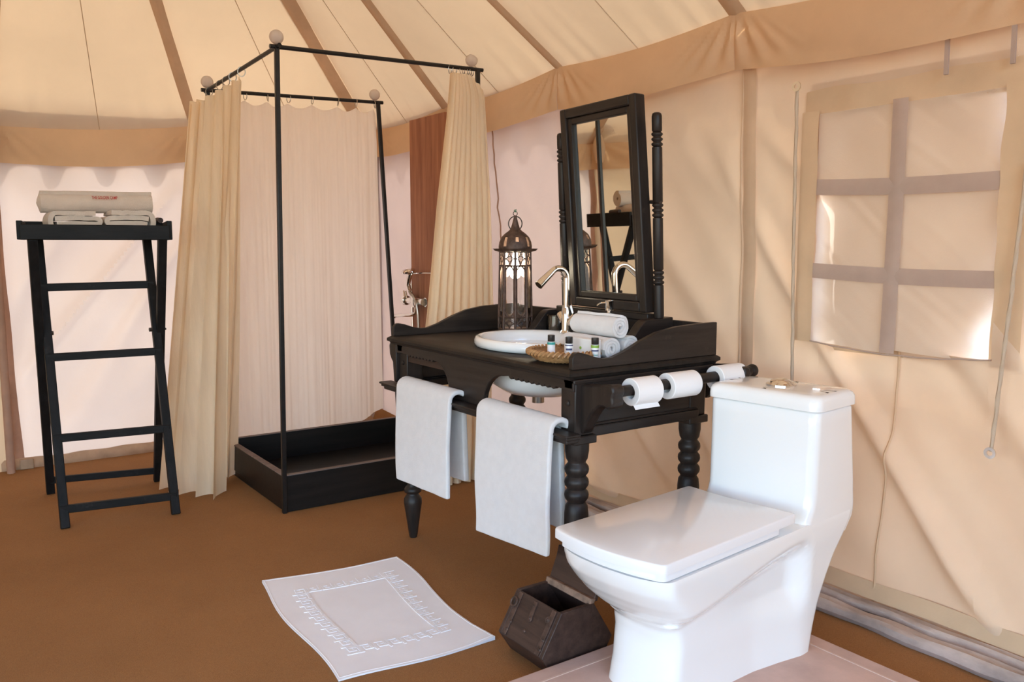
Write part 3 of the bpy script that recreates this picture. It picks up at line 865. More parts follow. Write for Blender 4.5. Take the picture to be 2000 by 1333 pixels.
for (y0, z0, y1, z1, mt) in ((MY0, MZ0, MY0 + fw, MZ1, 'wood_z'), (MY1 - fw, MZ0, MY1, MZ1, 'wood_z'), (MY0 + fw, MZ1 - fw, MY1 - fw, MZ1, 'wood_y'), (MY0 + fw, MZ0, MY1 - fw, MZ0 + fw, 'wood_y')):
    mbar(y0, z0, y1, z1, fw, X0, X1).build('mirror_frame', mt, mir, bevel=0.005)
g0 = fw; g1 = fw + 0.024
for (y0, z0, y1, z1, mt) in ((MY0 + g0, MZ0 + g0, MY0 + g1, MZ1 - g0, 'wood_z'), (MY1 - g1, MZ0 + g0, MY1 - g0, MZ1 - g0, 'wood_z'), (MY0 + g1, MZ1 - g1, MY1 - g1, MZ1 - g0, 'wood_y'), (MY0 + g1, MZ0 + g0, MY1 - g1, MZ0 + g1, 'wood_y')):
    mbar(y0, z0, y1, z1, 0, X0 + 0.010, X1 - 0.01).build('inner_moulding', mt, mir, bevel=0.004)
mbar(MY0 + 0.05, MZ0 + 0.05, MY1 - 0.05, MZ1 - 0.05, 0, MX + 0.002, MX + 0.008).build('mirror_glass', 'mirror', mir, smooth=False)
def post_prof(h):
    p = [(0.016, 0.0), (0.0175, 0.01), (0.0175, 0.10)]
    for zc in (0.145, 0.375, 0.615):
        z = zc * h / 0.70
        p.append((0.0175, z - 0.032))
        for k in range(3):
            q = z - 0.024 + k * 0.017
            p += [(0.0135, q - 0.006), (0.0195, q), (0.0195, q + 0.005), (0.0135, q + 0.0095)]
        p.append((0.0175, z + 0.024))
    p += [(0.0175, h - 0.012), (0.015, h - 0.003), (0.010, h)]
    return p
for (y, h, lean) in ((MY0 - 0.024, 0.70, 0.030), (MY1 + 0.034, 0.685, 0.044)):
    sh = Matrix(((1, 0, 0), (0, 1, lean / 0.7), (0, 0, 1)))
    b = MB(); b.lathe(post_prof(h), (MX + 0.012, y, 0.945), 22, mat=sh); b.build('turned_post', 'wood_z', mir, sharp=60)
    b = MB(); b.tube([(MX + 0.01, y, 1.34 + 0), (MX + 0.01, y + (0.05 if y < 2.3 else -0.04), 1.345)], 0.007, 10); b.build('pivot', 'iron', mir)
# curved end brackets and cross rails that carry the posts
for ya, yb, x0 in ((2.085, 2.125, 1.935), (2.640, 2.680, 1.945)):
    poly = [(x0, HT)] + [(lerp(x0, 2.155, k / 24), HT + 0.035 + 0.080 * sstep(0.0, 0.45, k / 24) * (0.9 + 0.1 * k / 24)) for k in range(25)] + [(2.155, HT)]
    MB().prism(poly, 'y', ya, yb).build('end_bracket', 'wood_x', mir, bevel=0.003, sharp=50)
b = MB(); b.box((2.07, 2.125, HT + 0.104), (2.115, 2.640, HT + 0.127)); b.box((2.075, 2.125, HT + 0.002), (2.10, 2.640, HT + 0.104)); b.build('cross_rail', 'wood_y', mir, bevel=0.003)

# ------------------------------------------------------------------ lantern
LX, LY = 1.972, 2.782
la = thing('lantern', 'lit rusty pierced-metal lantern with a domed top at the back left of the washstand', 'lantern', (LX, LY, HT))
oc = lambda r, k, z: Vector((LX + r * cos(pi / 4 * k + 0.17), LY + r * sin(pi / 4 * k + 0.17), z))
b = MB(); b.lathe([(0.079, 0), (0.079, 0.006), (0.072, 0.012), (0.069, 0.026), (0.066, 0.030)], (LX, LY, HT), 8, rot=0.17)
b.build('lantern_base', 'rusty', la, sharp=20)
R0, R1, ZB, ZT = 0.067, 0.060, HT + 0.030, HT + 0.338
def rz(z): return lerp(R0, R1, (z - ZB) / (ZT - ZB))
for k in range(8):
    b = MB(); b.tube([oc(R0, k, ZB), oc(R1, k, ZT)], 0.0050, 6); b.build('corner_bar', 'rusty', la)
pb0, pb1, pt0, pt1 = ZB, ZB + 0.048, ZT - 0.055, ZT
def facept(k, s, z):
    a = oc(rz(z), k, z); c = oc(rz(z), k + 1, z); return a.lerp(c, s)
for k in range(8):
    b = MB()
    for (z0, z1) in ((pb0, pb1), (pt0, pt1)):
        zm = (z0 + z1) / 2; hz = (z1 - z0) / 2
        b.tube([facept(k, 0, z0), facept(k, 1, z0)], 0.004, 5); b.tube([facept(k, 0, z1), facept(k, 1, z1)], 0.004, 5)
        for (ca, cb) in ((0, -1), (1, -1), (0, 1), (1, 1)):     # quarter rings that meet as a four-petal flower
            pts = []
            for q in range(7):
                a = q / 6 * pi / 2
                s = (cos(a) * 0.5) if ca == 0 else 1 - cos(a) * 0.5
                z = zm + cb * (hz - sin(a) * hz)
                pts.append(facept(k, s, z))
            b.tube(pts, 0.0022, 5)
        b.tube([facept(k, 0.5 + 0.2 * cos(2 * pi * q / 10), zm + 0.4 * hz * sin(2 * pi * q / 10)) for q in range(10)], 0.0016, 5, closed=True)
    for z, sg in ((pb1, 1), (pt0, -1)):         # arched heads of the glass openings
        pts = [facept(k, 0.13 + 0.74 * q / 10, z + sg * 0.020 * (1 - sin(pi * q / 10))) for q in range(11)]
        b.tube(pts, 0.0032, 5)
    b.tube([facept(k, 0.12, pb1), facept(k, 0.12, pt0)], 0.0032, 5); b.tube([facept(k, 0.88, pb1), facept(k, 0.88, pt0)], 0.0032, 5)
    b.build('pierced_panel', 'rusty', la)
    b = MB()
    vs = [facept(k, 0.04, pb0 + 0.004), facept(k, 0.96, pb0 + 0.004), facept(k, 0.96, pt1 - 0.004), facept(k, 0.04, pt1 - 0.004)]
    ce = Vector((LX, LY, 0)); vs2 = [v + (Vector((LX, LY, v.z)) - v).normalized() * 0.002 for v in vs]
    b.add(vs + vs2, [(0, 1, 2, 3), (7, 6, 5, 4), (0, 4, 5, 1), (1, 5, 6, 2), (2, 6, 7, 3), (3, 7, 4, 0)]); b.build('glass_pane', 'glass', la, smooth=False)
b = MB()
pts = []
n = 32
for ri, (r, z) in enumerate([(0.058, ZT - 0.002), (0.080, ZT + 0.004), (0.088, ZT + 0.013), (0.080, ZT + 0.012), (0.060, ZT + 0.006)]):
    for j in range(n):
        sp = 1 + (0.07 * max(0, cos(4 * (2 * pi * j / n + 0.1) * 2)) if 0 < ri < 4 else 0)
        a = 2 * pi * j / n; pts.append((LX + r * sp * cos(a), LY + r * sp * sin(a), z))
fs = [(i * n + j, i * n + (j + 1) % n, (i + 1) * n + (j + 1) % n, (i + 1) * n + j) for i in range(4) for j in range(n)]
b.add(pts, fs); b.build('eave', 'rusty', la)
dome = [(0.066, ZT + 0.008), (0.067, ZT + 0.022), (0.064, ZT + 0.040), (0.056, ZT + 0.058), (0.042, ZT + 0.072), (0.026, ZT + 0.084), (0.019, ZT + 0.092), (0.013, ZT + 0.110), (0.008, ZT + 0.130), (0.004, ZT + 0.145)]
# dome built with pierced petals: the holes are left open between the ribs
b = MB(); nn = 32
vs = [(LX + r * cos(2 * pi * j / nn), LY + r * sin(2 * pi * j / nn), z) for r, z in dome for j in range(nn)]
fs = []
for i in range(len(dome) - 1):
    for j in range(nn):
        if i == 2 and j % 4 == 1 or i == 1 and j % 8 == 1: continue
        j2 = (j + 1) % nn
        fs.append((i * nn + j, i * nn + j2, (i + 1) * nn + j2, (i + 1) * nn + j))
b.add(vs, fs); b.build('dome', 'rusty', la)
cv = Vector((0.82, -0.57, 0))
b = MB(); b.tube([Vector((LX, LY, ZT + 0.112)) + cv * (0.027 * cos(2 * pi * q / 28)) + Vector((0, 0, 0.029 * sin(2 * pi * q / 28))) for q in range(28)], 0.0022, 6, closed=True); b.build('ring_handle', 'iron', la)
b = MB(); b.tube([Vector((LX, LY, ZT + 0.152)) + cv * (0.008 * cos(2 * pi * q / 16)) + Vector((0, 0, 0.009 * sin(2 * pi * q / 16))) for q in range(16)], 0.0016, 6, closed=True); lp = b.build('top_loop', 'iron', la)
b = MB(); b.tube([Vector((LX, LY, ZT + 0.158)) + cv * (0.006 * cos(2.6 * q)) + Vector((0, 0, 0.004 * sin(1.7 * q) + q * 0.0006)) for q in range(14)], 0.0014, 5); b.build('thread', 'green_thread', lp)
b = MB(); b.lathe([(0.004, 1.060), (0.017, 1.067), (0.024, 1.083), (0.024, 1.095), (0.016, 1.113), (0.011, 1.130), (0.010, 1.165)], (LX, LY, 0), 20); b.build('bulb', 'bulb', la)
b = MB(); b.lathe([(0.012, 1.165), (0.014, 1.170), (0.014, 1.195), (0.006, 1.20)], (LX, LY, 0), 16); b.build('bulb_holder', 'iron', la)
pl = bpy.data.lights.new('lantern_bulb_light', 'POINT'); pl.energy = 1.6; pl.color = (1, 0.80, 0.52); pl.shadow_soft_size = 0.024
plo = bpy.data.objects.new('lantern_bulb_light', pl); COL.objects.link(plo); plo.parent = la; plo.location = (0, 0, 1.088 - HT)

# ------------------------------------------------------------------ small things on the washstand
t = thing('glass_tumbler', 'upturned clear drinking glass behind the basin tap', 'glass', (2.035, 2.60, HT))
b = MB(); b.lathe([(0.036, 0.0), (0.033, 0.092), (0.030, 0.095), (0.002, 0.095)], (2.035, 2.60, HT), 28, cap=False); b.lathe([(0.034, 0.001), (0.031, 0.088), (0.002, 0.089)], (2.035, 2.60, HT), 28, cap=False); b.build('glass_wall', 'glass', t)
b = MB(); b.lathe([(0.0345, 0.0), (0.0365, 0.0), (0.0365, 0.002), (0.0345, 0.002), (0.0345, 0.0)], (2.035, 2.60, HT), 28, cap=False); b.build('rim', 'chrome', t)

SX, SY = 2.015, 2.262
t = thing('soap_dispenser', 'chrome pump soap dispenser standing behind the rolled face towels', 'dispenser', (SX, SY, HT))
b = MB(); b.lathe([(0.030, 0), (0.032, 0.004), (0.032, 0.085), (0.028, 0.094), (0.016, 0.100), (0.014, 0.108)], (SX, SY, HT), 24); b.build('dispenser_body', 'steel', t)
b = MB(); b.lathe([(0.014, 0.106), (0.021, 0.110), (0.021, 0.118), (0.015, 0.122), (0.008, 0.126), (0.008, 0.132), (0.0145, 0.134), (0.0145, 0.162), (0.016, 0.164), (0.016, 0.169), (0.002, 0.171)], (SX, SY, HT), 22); b.build('pump_head', 'chrome', t)
b = MB(); b.tube([(SX, SY, HT + 0.160), (SX - 0.004, SY + 0.025, HT + 0.160), (SX - 0.006, SY + 0.045, HT + 0.156), (SX - 0.008, SY + 0.056, HT + 0.148)], 0.0032, 8); b.build('pump_spout', 'chrome', t)

def spiral(cx, cz, r0, r1, turns, start=0.0, sgn=1, n=70, squash=1.0):
    return [(cx + sgn * lerp(r0, r1, k / n) * cos(start + turns * 2 * pi * k / n), cz + squash * lerp(r0, r1, k / n) * sin(start + turns * 2 * pi * k / n)) for k in range(n + 1)]
def rolled_towel(name, label, cx, cz, r, y0, y1, group, start, mat='terry'):
    b = MB(); th = r / 3.6
    b.ribbon(spiral(cx, cz, th * 0.5, r - th / 2, 3.15, start), th * 0.74, 'y', y0, y1)
    for i, p in enumerate(b.v):
        q = noise.noise(Vector((p[0] * 40, p[1] * 18, p[2] * 40)))
        b.v[i] = (p[0] + 0.0018 * q, p[1] + 0.004 * noise.noise(Vector((p[0] * 60, 3, p[2] * 60))), p[2] + 0.0018 * q)
    o = b.build(name, mat, None)
    return tag(o, label, 'towel', group)
g = 'rolled face towels on the washstand'
rolled_towel('rolled_towel', 'white rolled face towel lying on top of the two others', 1.806, HT + 0.108, 0.041, 1.975, 2.185, g, 0.6)
rolled_towel('rolled_towel', 'white rolled face towel at the bottom front of the pile, behind the toiletry bottles', 1.767, HT + 0.041, 0.040, 1.968, 2.185, g, 2.2)
rolled_towel('rolled_towel', 'white rolled face towel at the bottom back of the pile, nearest the mirror', 1.850, HT + 0.041, 0.040, 1.972, 2.185, g, 1.1)

BX, BY = 1.668, 2.085
t = thing('cane_basket', 'shallow round woven cane tray holding toiletries at the front of the washstand', 'basket', (BX, BY, HT))
for k in range(9):
    u = k / 8
    r = 0.066 + 0.046 * u ** 0.8; z = HT + 0.006 + 0.024 * u ** 1.6
    b = MB(); n = 88
    b.tube([(BX + r * cos(2 * pi * q / n), BY + r * sin(2 * pi * q / n), z + 0.0008 * sin(q * 2.1 + k)) for q in range(n)], 0.0052, 6, closed=True, rfun=lambda i, a, k=k: 1 + 0.22 * sin(i * pi + k * 1.5))
    b.build('coil', 'cane', t)
b = MB(); b.lathe([(0.002, 0.003), (0.068, 0.003), (0.068, 0.009), (0.002, 0.009)], (BX, BY, HT), 30); b.build('basket_floor', 'cane', t)
b = MB(); n = 44
for q in range(n):
    a0 = 2 * pi * q / n; a1 = a0 + 0.16; am = (a0 + a1) / 2
    b.tube([(BX + r_ * cos(a), BY + r_ * sin(a), HT + z_) for r_, a, z_ in ((0.111, a0, 0.024), (0.1185, lerp(a0, a1, 0.33), 0.028), (0.1185, lerp(a0, a1, 0.66), 0.034), (0.111, a1, 0.038), (0.104, a1 + 0.03, 0.034))], 0.0046, 6)
b.build('braided_rim', 'cane', t)

def toiletry(label, x, y, ring, stripes, h=0.052, r=0.0125):
    z = HT + 0.010
    t = thing('toiletry_bottle', label, 'bottle', (x, y, z), 'toiletry bottles in the cane tray')
    b = MB(); b.lathe([(r - 0.001, 0), (r, 0.002), (r, h - 0.006), (r - 0.001, h - 0.002), (r - 0.004, h)], (x, y, z), 22); b.build('bottle_body', 'bottle_white', t)
    b = MB(); b.lathe([(r - 0.0012, h - 0.001), (r - 0.0008, h), (r - 0.0008, h + 0.019), (r - 0.002, h + 0.020)], (x, y, z), 22); b.build('cap', 'black_cap', t)
    if ring:
        b = MB(); b.lathe([(r + 0.0004, h - 0.011), (r + 0.0004, h - 0.003)], (x, y, z), 22, cap=False); b.build('coloured_band', ring, t)
    fa_ = atan2(-y, -x)
    for (za, zb, w, mt) in stripes:
        b = MB(); b.grid(lambda u, v: (x + (r + 0.0005) * cos(fa_ + (u - 0.5) * w), y + (r + 0.0005) * sin(fa_ + (u - 0.5) * w), z + lerp(za, zb, v)), 8, 1); b.build('label_stripe', mt, t)
toiletry('small white toiletry bottle with a teal collar, leftmost in the cane tray', 1.640, 2.115, 'teal', [(0.008, 0.036, 2.4, 'paper')])
toiletry('small white toiletry bottle with navy and red print, in the middle of the cane tray', 1.652, 2.040, None, [(0.044, 0.047, 2.6, 'navy'), (0.030, 0.036, 1.7, 'navy'), (0.014, 0.018, 1.9, 'red')])
toiletry('small white toiletry bottle with a lime green collar, beside the right gallery board', 1.700, 1.972, 'lime', [(0.030, 0.035, 2.0, 'navy'), (0.018, 0.020, 1.6, 'teal'), (0.008, 0.012, 1.4, 'teal')])
t = thing('tissue_box', 'white card box with a tiny green emblem behind the toiletry bottles', 'box', (1.712, 2.045, HT + 0.010))
b = MB(); b.box((1.697, 1.972, HT + 0.010), (1.724, 2.122, HT + 0.074)); b.build('carton', 'bottle_white', t, bevel=0.002)
b = MB(); b.lathe([(0.001, 0), (0.005, 0), (0.005, 0.0008), (0.001, 0.0008)], (1.6968, 2.038, HT + 0.044), 16, mat=Matrix.Rotation(-pi / 2, 3, 'Y')); b.build('emblem', 'lime', t)
for (x, y, a, lab) in ((1.600, 2.112, 0.3, 'orange wrapped soap at the left in the cane tray'), (1.618, 2.065, -0.4, 'orange wrapped soap in front of the middle bottle in the cane tray')):
    b = MB(); z = HT + 0.014
    R = Matrix.Rotation(a, 3, 'Z')
    b.lathe([(0.6, 0), (0.95, 0.15), (1.0, 0.5), (0.9, 0.85), (0.55, 1.0)], (x, y, z), 16, mat=R @ Matrix.Diagonal((0.017, 0.024, 0.013)))
    tag(b.build('soap', 'soap', sharp=80), lab, 'soap', 'soaps in the cane tray')

# ------------------------------------------------------------------ towels over the washstand rail
def hung_towel(label, y0, y1, zb0, zb1, by0, by1, bz, seed):
    t = thing('hand_towel', label, 'towel', (1.52, (y0 + y1) / 2, 0.25), 'white towels over the washstand rail')
    th = 0.017
    def front(u, v):   # v 0 at the rail's back, 1 at the front hem
        y = lerp(y0, y1, u)
        zlow = lerp(zb0, zb1, u)
        if v < 0.2:
            a = v / 0.2 * pi
            x = 1.536 + 0.034 * cos(a); z = 0.650 + 0.030 * sin(a)
        else:
            q = (v - 0.2) / 0.8
            x = 1.502 - 0.010 * sin(q * pi * 0.7) + 0.004 * nz(y * 12, q * 2, seed) * q; z = lerp(0.650, zlow, q)
        y += 0.012 * (v - 0.5) * (u - 0.5) + 0.006 * nz(v * 4, u * 2, seed + 2) * v
        return (x, y, z)
    b = MB(); b.grid(front, 26, 48)
    o = b.build('front_fall', 'terry', t)
    s = o.modifiers.new('thickness', 'SOLIDIFY'); s.thickness = th; s.offset = 0
    q = o.modifiers.new('bevel', 'BEVEL'); q.width = 0.006; q.segments = 3; q.limit_method = 'ANGLE'
    def back(u, v):
        y = lerp(by0, by1, u) - 0.02 * v * (1 - u)
        x = 1.578 + 0.012 * v + 0.012 * sin(u * 5 + seed) * v * (1 - u); z = lerp(0.668, bz + 0.012 * u, v)
        return (x, y, z)
    b = MB(); b.grid(back, 20, 30)
    o = b.build('back_fall', 'terry', t)
    s = o.modifiers.new('thickness', 'SOLIDIFY'); s.thickness = th * 1.3; s.offset = 0
    q = o.modifiers.new('bevel', 'BEVEL'); q.width = 0.006; q.segments = 3; q.limit_method = 'ANGLE'
hung_towel('white hand towel on the left end of the washstand rail, beside the shower tray', 2.905, 2.512, 0.285, 0.298, 2.86, 2.545, 0.33, 1.0)
hung_towel('white hand towel hung over the right end of the washstand rail, nearest the toilet', 2.332, 1.932, 0.238, 0.268, 2.30, 1.982, 0.31, 4.0)

# ------------------------------------------------------------------ toilet on its stone slab
b = MB(); b.box((0.9, 0.5, 0.0), (2.105, 1.742, 0.050)); sl = b.build('stone_slab', 'stone', bevel=0.008)
tag(sl, 'pinkish stone slab with a grooved margin under the toilet', 'slab')
b = MB()
for (p, q) in (((0.96, 1.685), (2.045, 1.685)), ((2.045, 1.685), (2.045, 0.56))):
    b.bar((*p, 0.0502), (*q, 0.0502), 0.006, 0.003)
b.build('incised_line', 'groove', sl)

TH = radians(6.5)
TO = thing('toilet', 'white one-piece ceramic toilet with a square closed lid and low cistern', 'toilet', (1.345, 1.50, 0.05), rotz=TH)
TY = -0.012     # local y of the axis
def loc(d, lat, z): return (d, TY - lat, z - 0.05)
FR = [(0.05, 0.088), (0.12, 0.098), (0.20, 0.106), (0.24, 0.098), (0.262, 0.080), (0.285, 0.052), (0.31, 0.030), (0.34, 0.010), (0.38, -0.006), (0.425, -0.014)]
BK = [(0.05, 0.672), (0.115, 0.688), (0.185, 0.712), (0.25, 0.752), (0.31, 0.797), (0.36, 0.850), (0.40, 0.888), (0.425, 0.894)]
def wbody(dn, d, z):
    wb_ = 0.177
    low = pw([(0.0, 0.100), (0.2, 0.115), (0.42, 0.132), (0.52, 0.152), (0.60, 0.172), (0.7, 0.178), (1.0, 0.178)], d)
    cut = pw([(0.0, 0.100), (0.2, 0.113), (0.45, 0.122), (0.585, 0.130), (0.640, 0.182), (0.7, 0.182), (1.0, 0.180)], d)
    wp_ = lerp(low, cut, sstep(0.17, 0.25, z))
    if z < 0.12: wp_ += 0.006 * (0.12 - z) / 0.07
    zt = lerp(0.268, 0.345, sstep(0.0, 0.62, d))
    k = sstep(zt - 0.030, zt + 0.050, z)
    kk = max(k, sstep(0.60, 0.655, d))
    return lerp(wp_, wb_, kk)
def outline(z, m=64):
    d0, d1 = pw(FR, z), pw(BK, z)
    pts = []
    bowf = 0.026 * sstep(0.30, 0.42, z)
    for side in (1, -1):
        for i in range(m + 1):
            s = i / m if side == 1 else 1 - i / m
            s2 = 0.5 - 0.5 * cos(pi * s)
            d = lerp(d0, d1, s2)
            w = wbody(s2, d, z)
            rf = lerp(0.085, 0.045, sstep(0.30, 0.40, z)) if z > 0.26 else 0.05; rb = 0.035
            a = max(0, min(1, (d - d0) / rf)); c = max(0, min(1, (d1 - d) / rb))
            nf = 2.6 + 1.2 * sstep(0.32, 0.42, z)
            w *= (1 - (1 - a) ** nf) ** (1 / nf) * (1 - (1 - c) ** 2.4) ** (1 / 2.4)
            pts.append((d - bowf * (1 - (w / 0.177) ** 2) * max(0, 1 - (d - d0) / 0.10), side * w))
    return pts[:-1]
b = MB()
zl = [0.05, 0.06, 0.09, 0.12, 0.15, 0.18, 0.20, 0.215, 0.23] + [0.238 + 0.005 * k for k in range(31)] + [0.395, 0.405, 0.413, 0.419, 0.424]
rows = []
for z in zl:
    o = outline(z)
    sc = 1 - (0.012 if z > 0.4225 else 0.004 if z > 0.4185 else 0)
    rows.append([loc(d, l * sc, z) for d, l in o])
n = len(rows[0]); vs = [p for r in rows for p in r]
fs = [(i * n + j, i * n + (j + 1) % n, (i + 1) * n + (j + 1) % n, (i + 1) * n + j) for i in range(len(rows) - 1) for j in range(n)]
fs.append(tuple(range(n))); fs.append(tuple((len(rows) - 1) * n + j for j in range(n)))
b.add(vs, fs)
def rrect(d0, d1, w, r, m=8, bow=0.0, ex=2.0):
    pts = []
    for (cd, cw, a0) in ((d1 - r, w - r, 0), (d0 + r, w - r, pi / 2), (d0 + r, -w + r, pi), (d1 - r, -w + r, 3 * pi / 2)):
        for k in range(m + 1):
            a = a0 + k / m * pi / 2
            c, s_ = cos(a), sin(a)
            pts.append([cd + r * (abs(c) ** (2 / ex)) * (1 if c > 0 else -1), cw + r * (abs(s_) ** (2 / ex)) * (1 if s_ > 0 else -1)])
    return pts
def densify(pts, maxd=0.03):
    out = []
    for a, c in zip(pts, pts[1:] + pts[:1]):
        l = sqrt((a[0] - c[0]) ** 2 + (a[1] - c[1]) ** 2); k = max(1, int(l / maxd))
        for i in range(k): out.append([lerp(a[0], c[0], i / k), lerp(a[1], c[1], i / k)])
    return out
def stack(b, levels, base):
    """levels: (z, grow) applied to an outline by moving it towards or away from its centre"""
    n = len(base); cd = sum(p[0] for p in base) / n; rows = []
    for z, g in levels:
        row = []
        for d, l in base:
            ll = sqrt((d - cd) ** 2 + l * l) or 1
            row.append(loc(d + (d - cd) / max(abs(d - cd), 0.02) * g * (1 if abs(d - cd) > 0.02 else 0) * 1.0, l + (1 if l > 0 else -1) * g * min(1, abs(l) / 0.03), z))
        rows.append(row)
    vs = [p for r in rows for p in r]
    fs = [(i * n + j, i * n + (j + 1) % n, (i + 1) * n + (j + 1) % n, (i + 1) * n + j) for i in range(len(rows) - 1) for j in range(n)]
    fs.append(tuple(range(n))); fs.append(tuple((len(rows) - 1) * n + j for j in range(n)))
    b.add(vs, fs)
# cistern rises from the deck
rows = []
for (z, d0, d1, w) in ((0.36, 0.60, 0.855, 0.174), (0.40, 0.600, 0.888, 0.176), (0.418, 0.602, 0.892, 0.176), (0.430, 0.606, 0.893, 0.176), (0.440, 0.612, 0.893, 0.176), (0.455, 0.622, 0.891, 0.176), (0.475, 0.629, 0.888, 0.176), (0.51, 0.632, 0.883, 0.177), (0.60, 0.634, 0.870, 0.177), (0.70, 0.636, 0.855, 0.178), (0.732, 0.637, 0.850, 0.178), (0.736, 0.640, 0.847, 0.175)):
    rows.append([loc(d, l, z) for d, l in densify(rrect(d0, d1, w, 0.028))])
n = len(rows[0]) if len({len(r) for r in rows}) == 1 else None
if n is None:
    rows = []
    for (z, d0, d1, w) in ((0.36, 0.60, 0.855, 0.174), (0.40, 0.600, 0.888, 0.176), (0.418, 0.602, 0.892, 0.176), (0.430, 0.606, 0.893, 0.176), (0.440, 0.612, 0.893, 0.176), (0.455, 0.622, 0.891, 0.176), (0.475, 0.629, 0.888, 0.176), (0.51, 0.632, 0.883, 0.177), (0.60, 0.634, 0.870, 0.177), (0.70, 0.636, 0.855, 0.178), (0.732, 0.637, 0.850, 0.178), (0.736, 0.640, 0.847, 0.175)):
        rows.append([loc(d, l, z) for d, l in rrect(d0, d1, w, 0.028, 8)])
    n = len(rows[0])
vs = [p for r in rows for p in r]
fs = [(i * n + j, i * n + (j + 1) % n, (i + 1) * n + (j + 1) % n, (i + 1) * n + j) for i in range(len(rows) - 1) for j in range(n)]
fs.append(tuple(range(n))); fs.append(tuple((len(rows) - 1) * n + j for j in range(n)))
b.add(vs, fs)
b.build('ceramic_body', 'ceramic', TO, local=True, sharp=70)
b = MB()
base = densify(rrect(0.628, 0.860, 0.184, 0.03), 0.03)
stack(b, [(0.7385, -0.004), (0.7395, 0.0), (0.752, 0.0), (0.765, -0.001), (0.774, -0.005), (0.780, -0.012), (0.7825, -0.022), (0.783, -0.05)], base)
b.build('cistern_lid', 'ceramic', TO, local=True, sharp=70)
b = MB(); b.lathe([(0.044, 0.0), (0.044, 0.004), (0.036, 0.009), (0.034, 0.007), (0.031, 0.013), (0.018, 0.019), (0.001, 0.020)], (0.745, TY, 0.7328), 30); b.build('flush_button', 'chrome', TO, local=True)
def lid_outline(d0, d1, w, r, bow):
    pts = densify(rrect(d0, d1, w, r, 6), 0.025)
    for p in pts:
        k = max(0, 1 - (p[0] - d0) / 0.12)
        p[0] -= bow * (1 - (p[1] / w) ** 2) * k
        kb = max(0, 1 - (d1 - p[0]) / 0.1)
        p[0] -= 0.012 * (1 - (p[1] / w) ** 2) * kb
    return pts
b = MB(); base = lid_outline(-0.012, 0.488, 0.168, 0.014, 0.026); stack(b, [(0.4265, -0.004), (0.428, 0), (0.4435, 0), (0.4455, -0.002)], base); b.build('seat_ring', 'plastic', TO, local=True, sharp=50)
b = MB(); base = lid_outline(-0.026, 0.545, 0.179, 0.012, 0.028); stack(b, [(0.4485, -0.003), (0.450, 0), (0.470, 0), (0.4735, -0.0012), (0.475, -0.004)], base); b.build('toilet_lid', 'plastic', TO, local=True, sharp=50)
for s_ in (-1, 1):
    b = MB(); b.tube([loc(0.53, s_ * 0.07 - 0.02, 0.436), loc(0.53, s_ * 0.07 + 0.02, 0.436)], 0.011, 12); b.build('hinge', 'plastic', TO, local=True)

# ------------------------------------------------------------------ old wooden box used as a bin
bn = thing('wooden_bin', 'old dark wooden box with iron hinges and open lid, on the floor beside the toilet', 'bin', (1.458, 1.86, 0))
y0, y1 = 1.752, 1.965
hexo = [(1.375, 0.002), (1.545, 0.002), (1.588, 0.068), (1.518, 0.182), (1.400, 0.182), (1.332, 0.068)]
for (ya, yb) in ((y0, y0 + 0.014), (y1 - 0.014, y1)):
    MB().prism(hexo, 'y', ya, yb).build('end_board', 'bin_wood', bn, bevel=0.002)
def slab_between(p, q, th, ya, yb):
    (xa, za), (xb, zb) = p, q; dx, dz = xb - xa, zb - za; l = sqrt(dx * dx + dz * dz); nx, nz_ = -dz / l * th, dx / l * th
    return [(xa, za), (xb, zb), (xb + nx, zb + nz_), (xa + nx, za + nz_)]
for (p, q, nm) in ((hexo[0], hexo[1], 'floor_board'), (hexo[1], hexo[2], 'lower_board'), (hexo[2], hexo[3], 'upper_board'), (hexo[4], hexo[5], 'upper_board'), (hexo[5], hexo[0], 'lower_board')):
    MB().prism(slab_between(p, q, 0.012, 0, 0), 'y', y0 + 0.013, y1 - 0.013).build(nm, 'bin_wood', bn, bevel=0.002)
MB().prism([(1.503, 0.176), (1.520, 0.178), (1.527, 0.192), (1.508, 0.196)], 'y', y0 + 0.002, y1 - 0.002).build('broken_edge', 'bin_raw', bn, bevel=0.003)
# lid thrown open, leaning back beyond the hinge edge
lp_ = [(1.520, 0.186), (1.548, 0.255), (1.556, 0.285), (1.569, 0.283), (1.560, 0.25), (1.534, 0.182)]
ld = MB().prism(lp_, 'y', y0 + 0.004, y1 - 0.0).build('box_lid', 'bin_wood', bn, bevel=0.003)
# iron straps and studs on the slope that faces the mat
def on_slope(y, s):   # s 0 at the top edge, 1 at the widest line
    x = lerp(1.400, 1.332, s); z = lerp(0.182, 0.068, s); nx, nz_ = -0.859, 0.512
    return Vector((x + nx * 0.002, y, z + nz_ * 0.002)), Vector((nx, 0, nz_))
def stud(y, s, r, name='iron_stud'):
    p, nrm = on_slope(y, s)
    q = nrm.to_track_quat('Z', 'Y').to_matrix()
    b = MB(); b.lathe([(r, -0.002), (r, 0.001), (r * 0.6, 0.003), (r * 0.5, 0.0025), (r * 0.3, 0.005), (0.0005, 0.0055)], tuple(p), 14, mat=q); b.build(name, 'rusty', bn)
for (y, s, r) in ((1.79, 0.25, 0.010), (1.858, 0.42, 0.009), (1.865, 0.15, 0.004), (1.775, 0.66, 0.006), (1.773, 0.86, 0.006), (1.930, 0.68, 0.006), (1.932, 0.86, 0.006), (1.860, 0.70, 0.005)):
    stud(y, s, r)
p, nrm = on_slope(1.862, 0.05); p2, _ = on_slope(1.859, 0.42)
MB().bar(p, p2, 0.014, 0.003, nrm).build('iron_strap', 'rusty', bn)
